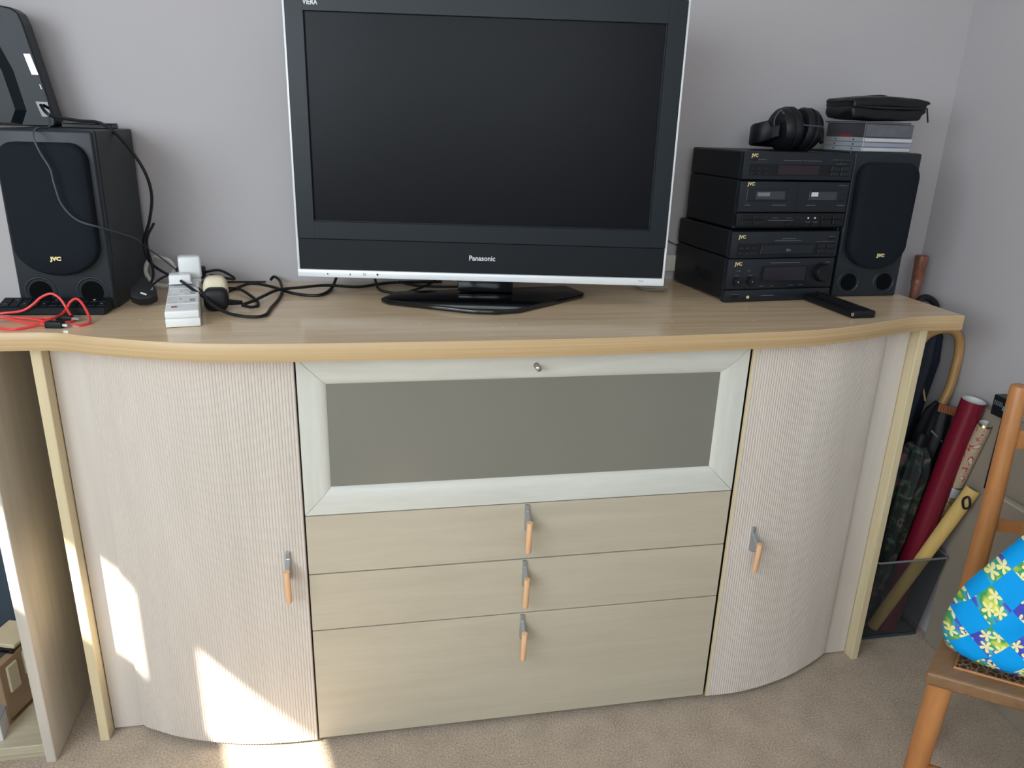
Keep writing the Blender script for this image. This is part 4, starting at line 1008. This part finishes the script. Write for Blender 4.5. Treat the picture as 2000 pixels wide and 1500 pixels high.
# ------------------------------------------------------------------ bookcase left of the sideboard
bc = thing('bookcase', 'pale low bookcase left of the sideboard, mostly out of frame', 'bookcase', (-1.20, 0.25, 0))
obj('side_panel', b3(NB(), -0.8935, -0.8735, 0.0335, 0.440, 0.0, 0.878, bev=0.0015), 'shelf_v', bc, world=True)
obj('side_panel', b3(NB(), -1.6935, -1.6735, 0.0335, 0.440, 0.0, 0.878, bev=0.0015), 'shelf_v', bc, world=True)
obj('shelf', b3(NB(), -1.673, -0.894, 0.040, 0.435, 0.024, 0.0440, bev=0.001), 'shelf', bc, world=True)
obj('top_board', b3(NB(), -1.700, -0.8730, 0.0335, 0.440, 0.878, 0.896, bev=0.001), 'shelf', bc, world=True)
obj('plinth', b3(NB(), -1.673, -0.894, 0.055, 0.075, 0.0, 0.024), 'shelf', bc, world=True)
obj('back_panel', b3(NB(), -1.673, -0.894, 0.430, 0.438, 0.024, 0.878), 'shelf', bc, world=True)
# things on its bottom shelf
t = thing('wooden_rack', 'orange wooden box holder with pale blocks on the bottom bookcase shelf', 'box', (-0.985, 0.190, 0.044), R(-17))
obj('front_board', box(NB(), (-0.020, -0.085, 0.080), (0.055, 0.016, 0.158), bev=0.002), 'orange_box', t)
obj('side_board', b3(NB(), 0.008, 0.026, -0.078, 0.07, 0.001, 0.150, bev=0.002), 'tan_box', t)
obj('base_board', b3(NB(), -0.045, 0.026, -0.078, 0.07, 0.001, 0.012), 'orange_box', t)
obj('pale_block', b3(NB(), 0.010, 0.030, -0.060, -0.030, 0.070, 0.135, bev=0.002), 'cream_block', t)
obj('pale_block', b3(NB(), 0.010, 0.0285, -0.012, 0.030, 0.080, 0.140, bev=0.002), 'cream_block', t)
obj('top_rail', b3(NB(), -0.045, 0.028, -0.030, 0.050, 0.160, 0.170, bev=0.002), 'cream_block', t)
obj('rail_gap', b3(NB(), -0.020, 0.026, -0.034, -0.028, 0.151, 0.160), 'gloss', t)
t = thing('paper_stack', 'white papers leaning beside the orange wooden box on the shelf', 'papers', (-1.005, 0.09, 0.044), R(8))
obj('sheets', b3(NB(), -0.02, 0.022, -0.03, 0.05, 0.0, 0.050, bev=0.001), 'paper_white', t); obj('cover', b3(NB(), -0.021, 0.023, -0.031, 0.051, 0.050, 0.052), 'grey_plastic', t)
t = thing('shade_box', 'added dark slate box standing in for the shaded bookcase interior', 'box', (-1.00, 0.36, 0.044))
obj('body', b3(NB(), -0.15, 0.104, -0.05, 0.05, 0.0, 0.66, bev=0.003), 'shelf_dark', t); obj('lid', b3(NB(), -0.152, 0.1045, -0.052, 0.052, 0.66, 0.672, bev=0.002), 'shelf_dark', t)  # invented block, its dark colour stands in for shade inside the bookcase

# ------------------------------------------------------------------ right corner: card packs on the wall
t = thing('flat_carton', 'tall flat grey carton leaning on the right wall behind the bin', 'carton', (1.29, 0.05, 0))
obj('panel', b3(NB(), 1.2870, 1.3010, -0.75, 0.1250, 0.0, 0.684, bev=0.002), 'cardboard', t, world=True)
obj('end_flap', b3(NB(), 1.2750, 1.2880, 0.0500, 0.1240, 0.004, 0.6845), 'cardboard', t, world=True)
obj('bottom_strip', b3(NB(), 1.2825, 1.2875, -0.75, 0.1252, 0.0, 0.030), 'card_light', t, world=True)
t = thing('grey_box', 'shorter flat grey box standing in front of the tall carton by the chair', 'carton', (1.28, -0.2, 0))
obj('panel', b3(NB(), 1.2655, 1.2820, -0.70, 0.0420, 0.0, 0.500, bev=0.002), 'cardboard', t, world=True)
obj('top_flap', b3(NB(), 1.2650, 1.2825, -0.70, 0.0425, 0.498, 0.503), 'card_light', t, world=True)
t = thing('black_box', 'slim black packing box with pale lettering standing on the grey box', 'box', (1.27, 0.0, 0.5035))
obj('carton', b3(NB(), 1.2600, 1.2860, 0.0200, 0.0480, 0.5035, 0.690, bev=0.001), 'black_card', t, world=True)
obj('top_flap', b3(NB(), 1.2560, 1.2860, 0.0240, 0.0780, 0.6860, 0.735, bev=0.001), 'black_card', t, world=True)
bm = NB()
for k in range(5):      # illegible pale strokes of its printed lettering
    y_ = 0.0740 - k * 0.0052
    prism(bm, [(1.2556, y_, 0.712), (1.2556, y_ - 0.0032, 0.7115), (1.2556, y_ - 0.0040, 0.7225), (1.2556, y_ - 0.0008, 0.7230)], (0.001, 0, 0))
o = obj('print', bm, 'print', t, world=True); o['kind'] = 'stuff'
bm = NB(); b3(bm, 1.2554, 1.2562, 0.027, 0.047, 0.705, 0.716); b3(bm, 1.2554, 1.2562, 0.026, 0.038, 0.694, 0.701)
obj('cyan_print', bm, 'cyan', t, world=True)

# ------------------------------------------------------------------ bin and what stands in it
bn = thing('bin', 'smoky clear plastic waste bin full of rolls and umbrellas beside the sideboard', 'bin', (1.19, 0.25, 0))
lo = [(1.085, 0.150), (1.265, 0.150), (1.272, 0.158), (1.272, 0.372), (1.265, 0.380), (1.085, 0.380), (1.078, 0.372), (1.078, 0.158)]
hi = [(1.068, 0.104), (1.262, 0.104), (1.272, 0.114), (1.272, 0.400), (1.262, 0.410), (1.068, 0.410), (1.058, 0.400), (1.058, 0.114)]
HBN = 0.272
bm = NB()
a = [bm.verts.new((x, y, 0.002)) for x, y in lo]; b = [bm.verts.new((x, y, HBN)) for x, y in hi]
n = len(a)
for k in range(n): bm.faces.new((a[k], a[(k + 1) % n], b[(k + 1) % n], b[k]))
bm.faces.new(list(reversed(a)))
obj('body', bm, 'bin', bn, world=True)
obj('rim', tube(NB(), [(x, y, HBN) for x, y in hi], 0.0028, 6, closed=True), 'grey_plastic', bn, world=True)
obj('base_band', tube(NB(), [(x, y, 0.006) for x, y in lo], 0.004, 6, closed=True), 'shelf_dark', bn, world=True)

def roll(name, label, cat, a, b, r, m, mouth=None):
    t = thing(name, label, cat, b)
    a, b = Vector(a), Vector(b); d = (a - b).normalized()
    bm = NB()
    q = d.to_track_quat('Z', 'Y').to_matrix().to_4x4(); mt = Matrix.Translation(b) @ q; L = (a - b).length
    lathe(bm, [(r * 0.86, 0.002), (r, 0.0), (r, L), (r * 0.95, L + 0.0006), (r * 0.90, L - 0.0005), (r * 0.88, L - 0.05), (0.001, L - 0.051)], mt, 26, cap=False)
    obj('sheet', bm, m, t, smooth=True, world=True, angle=60)
    if mouth:
        bm = NB(); lathe(bm, [(r * 0.96, L + 0.0010), (r * 0.885, L + 0.0012), (r * 0.875, L - 0.04), (0.001, L - 0.041)], mt, 26, cap=False)
        obj('paper_core', bm, mouth, t, smooth=True, world=True, angle=60, fix=False)
    return t, mt, L
roll('gift_wrap_roll', 'long roll of glossy maroon wrapping paper standing in the bin', 'paper roll', (1.2520, 0.1285, 0.700), (1.195, 0.186, 0.012), 0.0285, 'maroon', 'paper_white')
t, mt, L = roll('gift_wrap_roll', 'gold foil roll with red flowered paper at its top, behind the yellow stick', 'paper roll', (1.2630, 0.0890, 0.655), (1.252, 0.228, 0.012), 0.0155, 'foil', 'paper_white')
obj('flowered_wrap', lathe(NB(), [(0.0160, L * 0.715), (0.0166, L * 0.72), (0.0166, L * 0.985), (0.0160, L * 0.99)], mt, 24, cap=False), 'flower_paper', t, smooth=True, world=True)
obj('silver_tape', lathe(NB(), [(0.0163, L * 0.665), (0.0169, L * 0.668), (0.0169, L * 0.705), (0.0163, L * 0.708)], mt, 24, cap=False), 'silver_tape', t, smooth=True, world=True)

# long pale yellow half-round stick with a cord loop
ys_ = thing('shoehorn', 'long pale yellow half-round stick with black cord loop standing in the bin', 'shoehorn', (1.14, 0.173, 0.012))
a, b = Vector((1.2520, 0.0680, 0.4870)), Vector((1.1450, 0.1750, 0.014))
d = (a - b).normalized(); sd = Vector((0.80, 0.55, 0)).cross(d).normalized()
toc = Vector((-0.2004, -1.3735, 1.308)) - (a + b) / 2
fwd = (toc - d * toc.dot(d)).normalized(); sd = d.cross(fwd).normalized()
bm = NB(); ra = []; rb2 = []
Ln = 14
for j in range(Ln + 1):
    p = b.lerp(a, j / Ln); wv = 0.0150 + 0.0030 * (j / Ln); row = []
    for k in range(9):
        th = -1.15 + 2.3 * k / 8
        row.append(p + sd * math.sin(th) * wv * 1.08 + fwd * (math.cos(th) - 1) * wv * 0.9 * (-1 if False else 1))
    ra.append([bm.verts.new(v) for v in row]); rb2.append([bm.verts.new(v - fwd * 0.003) for v in row])
for r0, r1 in zip(ra, ra[1:]):
    for k in range(8): bm.faces.new((r0[k], r0[k + 1], r1[k + 1], r1[k]))
for r0, r1 in zip(rb2, rb2[1:]):
    for k in range(8): bm.faces.new((r0[k + 1], r0[k], r1[k], r1[k + 1]))
for j in range(Ln):
    for k in (0, 8): bm.faces.new((ra[j][k], ra[j + 1][k], rb2[j + 1][k], rb2[j][k]))
for k in range(8):
    bm.faces.new((ra[0][k], rb2[0][k], rb2[0][k + 1], ra[0][k + 1])); bm.faces.new((ra[-1][k + 1], rb2[-1][k + 1], rb2[-1][k], ra[-1][k]))
obj('blade', bm, 'yellow_wood', ys_, smooth=True, world=True, angle=50)
hole = a - d * 0.020 + fwd * 0.002
loop = [hole + fwd * 0.003, hole + sd * -0.004 - d * 0.012 + fwd * 0.006, hole + sd * 0.008 - d * 0.030 + fwd * 0.004, hole + sd * 0.016 - d * 0.020 + fwd * 0.004, hole + sd * 0.008 - d * 0.004 + fwd * 0.005]
obj('cord_loop', tube(NB(), catmull(loop, 6, closed=True), 0.0028, 6, closed=True), 'rubber', ys_, smooth=True, world=True)

# umbrellas
def umbrella_body(parent, name, a, b, ra_, rb_, m, folds=7):
    a, b = Vector(a), Vector(b); d = (b - a).normalized(); n1 = d.orthogonal().normalized(); n2 = d.cross(n1)
    bm = NB(); rows = []; S = 42
    for j, (t_, k_) in enumerate(((0, 0.45), (0.04, 0.8), (0.12, 1.0), (0.5, 0.95), (0.8, 0.7), (0.97, 0.35), (1.0, 0.12))):
        p = a.lerp(b, t_); rr = (ra_ + (rb_ - ra_) * t_) * k_
        rows.append([bm.verts.new(p + (n1 * math.cos(2 * PI * s / S) + n2 * math.sin(2 * PI * s / S)) * rr * (1 + 0.13 * math.sin(folds * 2 * PI * s / S + t_ * 3))) for s in range(S)])
    for r0, r1 in zip(rows, rows[1:]):
        for s in range(S): bm.faces.new((r0[s], r0[(s + 1) % S], r1[(s + 1) % S], r1[s]))
    bm.faces.new(list(reversed(rows[0]))); bm.faces.new(rows[-1])
    return obj(name, bm, m, parent, smooth=True, world=True)
u1 = thing('umbrella', 'black furled umbrella with a bent bamboo crook handle under the worktop end', 'umbrella', (1.20, 0.25, 0.02), 0, 'furled umbrellas in the bin')
hc = [(1.263, 0.240, 0.640), (1.279, 0.242, 0.690), (1.2860, 0.246, 0.745), (1.2890, 0.250, 0.790), (1.2800, 0.252, 0.826), (1.258, 0.254, 0.8435), (1.225, 0.256, 0.846), (1.195, 0.258, 0.834), (1.180, 0.260, 0.815)]
obj('handle', tube(NB(), catmull(hc, 7), 0.0112, 14), 'cane', u1, smooth=True, world=True)
umbrella_body(u1, 'canopy', (1.262, 0.238, 0.652), (1.165, 0.245, 0.035), 0.036, 0.040, 'umb_black')
obj('closing_strap', box(NB(), (1.238, 0.203, 0.575), (0.050, 0.002, 0.005), rot=Matrix.Rotation(R(40), 4, 'Y'), bev=0.0005), 'grey_plastic', u1, world=True)
bm = NB()
for k in range(7): cyl(bm, (1.238 + k * 0.0075, 0.214 + 0.001 * (k % 2), 0.660 - k * 0.0018), (1.236 + k * 0.0078, 0.212, 0.640 - k * 0.0022), 0.0032, 0.0042, 8)
obj('tassel', bm, 'tassel', u1, world=True)
u2 = thing('umbrella', 'dark flower-patterned furled umbrella at the front of the bin', 'umbrella', (1.10, 0.20, 0.02), 0, 'furled umbrellas in the bin')
umbrella_body(u2, 'canopy', (1.178, 0.190, 0.560), (1.118, 0.200, 0.03), 0.044, 0.042, 'floral', 9)
obj('handle', tube(NB(), [(1.178, 0.190, 0.555), (1.184, 0.189, 0.590)], [0.012, 0.011], 12), 'umb_black', u2, smooth=True, world=True)
u3 = thing('umbrella', 'navy umbrella with a black crook handle in the corner behind the worktop', 'umbrella', (1.2, 0.35, 0.02), 0, 'furled umbrellas in the bin')
umbrella_body(u3, 'canopy', (1.236, 0.312, 0.855), (1.165, 0.330, 0.03), 0.047, 0.036, 'navy')
obj('handle', tube(NB(), catmull([(1.236, 0.312, 0.850), (1.212, 0.335, 0.878), (1.222, 0.342, 0.905), (1.248, 0.345, 0.906), (1.272, 0.345, 0.888), (1.282, 0.345, 0.860)], 6), 0.009, 10), 'umb_black', u3, smooth=True, world=True)
obj('trim_cord', tube(NB(), catmull([(1.2150, 0.2900, 0.770), (1.2200, 0.285, 0.725), (1.2300, 0.275, 0.680), (1.2330, 0.262, 0.650)], 5), 0.0028, 6), 'cane', u3, smooth=True, world=True)
t = thing('walking_stick', 'brown turned wooden stick standing in the corner behind the worktop', 'stick', (1.225, 0.385, 0.0))
a, b = Vector((1.2470, 0.4000, 1.0100)), Vector((1.236, 0.385, 0.004)); mt = Matrix.Translation(a) @ (b - a).to_track_quat('Z', 'Y').to_matrix().to_4x4()
obj('grip', lathe(NB(), [(0.013, 0.0), (0.0165, 0.002), (0.0170, 0.010), (0.0160, 0.024), (0.0155, 0.026), (0.0150, 0.060), (0.0140, 0.063), (0.0140, 0.067), (0.0150, 0.069), (0.0125, 0.085)], mt, 24), 'stick', t, smooth=True, world=True)
obj('shaft', lathe(NB(), [(0.0125, 0.085), (0.0115, 0.30), (0.0095, (b - a).length)], mt, 18), 'stick', t, smooth=True, world=True)
bm = NB(); prism(bm, [(1.085, 0.205, 0.18), (1.140, 0.205, 0.18), (1.128, 0.207, 0.335), (1.100, 0.212, 0.350), (1.086, 0.210, 0.300)], (0, 0.03, 0), bev=0.004, seg=2)
o = obj('folded_cloth', bm, 'slate', smooth=True); tag(o, 'slate blue folded cloth stuffed in the bin beside the sideboard', 'cloth')

# ------------------------------------------------------------------ chair with a patchwork bag
FD = Vector((0.815, -0.580, 0)); BD = Vector((0.580, 0.815, 0))
F1 = Vector((0.7226, -0.457, 0)); F2 = F1 + FD * 0.42
B1 = F1 + BD * 0.345 + FD * 0.088; B2 = F2 + BD * 0.345 - FD * 0.088
SZ = 0.44
ch = thing('chair', 'orange pine chair with a woven seat at the right, holding a patchwork bag', 'chair', tuple((F1 + F2 + B1 + B2) / 4))
bm = prism(NB(), [v + Vector((0, 0, SZ - 0.027)) for v in (F1, F2, B2, B1)], (0, 0, 0.027), bev=0.006, seg=3)
obj('seat', bm, 'chair_seat', ch, smooth=True, world=True)
def ins(s, t_): return (F1.lerp(F2, s)).lerp(B1.lerp(B2, s), t_)
q = [ins(0.09, 0.095), ins(0.91, 0.095), ins(0.86, 0.90), ins(0.14, 0.90)]
obj('woven_panel', prism(NB(), [v + Vector((0, 0, SZ - 0.004)) for v in q], (0, 0, 0.0050)), 'wicker', ch, world=True)
obj('panel_rim', tube(NB(), [v + Vector((0, 0, SZ + 0.0012)) for v in q], 0.0032, 6, closed=True), 'chair', ch, world=True)
def leg(p0, p1, r0, r1, name='leg'):
    a, b = Vector(p0), Vector(p1)
    pts = [a.lerp(b, k / 6) for k in range(7)]
    obj(name, tube(NB(), pts, [r0 + (r1 - r0) * (k / 6) for k in range(7)], 18), 'chair', ch, smooth=True, world=True)
fl1 = F1 + FD * 0.030 + BD * 0.024; fl2 = F2 - FD * 0.030 + BD * 0.024
leg(fl1 + Vector((0, 0, SZ - 0.026)), fl1 + FD * -0.014 - BD * 0.010, 0.0205, 0.0165)
leg(fl2 + Vector((0, 0, SZ - 0.026)), fl2 + FD * 0.014 - BD * 0.010, 0.0205, 0.0165)
P1 = Vector((0.9900, -0.245, 0)); P2 = P1 + FD * 0.24
for p in (P1, P2):
    top = p + BD * 0.030 + Vector((0, 0, 0.870))
    pts = [p + BD * 0.035, p + BD * 0.006 + Vector((0, 0, 0.25)), p + Vector((0, 0, SZ)), p + BD * 0.006 + Vector((0, 0, 0.65)), top - Vector((0, 0, 0.012)), top - Vector((0, 0, 0.003)), top]
    obj('back_post', tube(NB(), pts, [0.015, 0.018, 0.019, 0.0175, 0.0160, 0.0145, 0.009], 18), 'chair', ch, smooth=True, world=True)
for zz_, hh in ((0.585, 0.024), (0.765, 0.036)):
    a = P1 + BD * (0.008 if zz_ < 0.7 else 0.020); b = P2 + BD * (0.008 if zz_ < 0.7 else 0.020)
    mid = (a + b) / 2 + BD * 0.022
    pts = catmull([a, mid, b], 8)
    bm = NB(); rows = []
    for p in pts:
        rows.append([bm.verts.new(p + BD * dx + Vector((0, 0, zz_ + dz))) for dx, dz in ((-0.006, -hh / 2), (-0.006, hh / 2), (0.006, hh / 2), (0.006, -hh / 2))])
    for r0, r1 in zip(rows, rows[1:]):
        for k in range(4): bm.faces.new((r0[k], r0[(k + 1) % 4], r1[(k + 1) % 4], r1[k]))
    bm.faces.new(rows[0]); bm.faces.new(rows[-1])
    obj('back_slat', bm, 'chair', ch, smooth=True, world=True)
leg(fl1 + Vector((0, 0, 0.222)) + FD * -0.004, fl2 + Vector((0, 0, 0.222)) + FD * 0.004, 0.0115, 0.0115, 'stretcher')
leg(fl1 + Vector((0, 0, 0.262)), P1 + BD * 0.01 + Vector((0, 0, 0.262)), 0.0105, 0.0105, 'stretcher')
leg(fl2 + Vector((0, 0, 0.262)), P2 + BD * 0.01 + Vector((0, 0, 0.262)), 0.0105, 0.0105, 'stretcher')

# quilted bag: a puffy slumped pouch on the seat, leaning on the back slats
bg_ = thing('bag', 'turquoise patchwork quilted cloth bag slumped on the chair seat', 'bag', tuple((F1 + F2 + B1 + B2) / 4 + Vector((0, 0, SZ))))
BO = F1 + FD * 0.022 + BD * 0.020 + Vector((0, 0, SZ + 0.004))     # bottom left corner of its front
outline = [(0.000, 0.030), (0.020, 0.004), (0.09, -0.002), (0.20, -0.002), (0.29, 0.004), (0.325, 0.030), (0.330, 0.075), (0.315, 0.14), (0.285, 0.21), (0.245, 0.285), (0.20, 0.318), (0.165, 0.310),
           (0.128, 0.262), (0.092, 0.205), (0.050, 0.148), (0.016, 0.100), (0.002, 0.062)]
OP = [(v.x * 1.12, v.y * 1.22) for v in catmull([(x, y, 0) for x, y in outline], 4, closed=True)]
cx, cy = 0.185, 0.140
bm = NB()
uvl = bm.loops.layers.uv.new('UVMap')
LEAN = 0.30
def bag_pt(x, y, dep): return BO + FD * x + Vector((0, 0, max(y, 0.0))) + BD * (0.050 + LEAN * y * 0.8 + dep)
def crease(x, y): return 0.006 * math.sin(x * 46 + y * 20) + 0.005 * math.sin(y * 60 - x * 25)
NR = 14
def sheet(sgn):
    rows = []
    for j in range(NR + 1):
        s = 1 - j / NR
        th = (1 - s ** 2.6) ** 0.5
        row = []
        for x, y in OP:
            px, py = cx + (x - cx) * s, cy + (y - cy) * s
            d_ = sgn * 0.062 * th * (1 - 0.45 * max(0, py) / 0.32) + (crease(px, py) * th)
            row.append((bm.verts.new(bag_pt(px, py, d_)), (px, py)))
        rows.append(row)
    n = len(OP)
    for a, b in zip(rows, rows[1:]):
        for k in range(n):
            vs = (a[k], a[(k + 1) % n], b[(k + 1) % n], b[k])
            try: f = bm.faces.new([v[0] for v in vs])
            except ValueError: continue
            for lp, v in zip(f.loops, vs): lp[uvl].uv = v[1]
sheet(-1); sheet(1)
bmesh.ops.remove_doubles(bm, verts=bm.verts, dist=1e-5)
obj('cloth_body', bm, 'quilt', bg_, smooth=True, world=True, angle=80)
bm = NB()
strap = catmull([bag_pt(0.15, 0.285, -0.060), bag_pt(0.172, 0.235, -0.078), bag_pt(0.182, 0.17, -0.086), bag_pt(0.176, 0.115, -0.084)], 6)
rows = []
for p in strap: rows.append([bm.verts.new(p - FD * 0.016), bm.verts.new(p + FD * 0.016), bm.verts.new(p + FD * 0.016 - BD * 0.004), bm.verts.new(p - FD * 0.016 - BD * 0.004)])
for r0, r1 in zip(rows, rows[1:]):
    for k in range(4): bm.faces.new((r0[k], r0[(k + 1) % 4], r1[(k + 1) % 4], r1[k]))
bm.faces.new(rows[0]); bm.faces.new(rows[-1])
obj('strap', bm, 'floral', bg_, smooth=True, world=True)
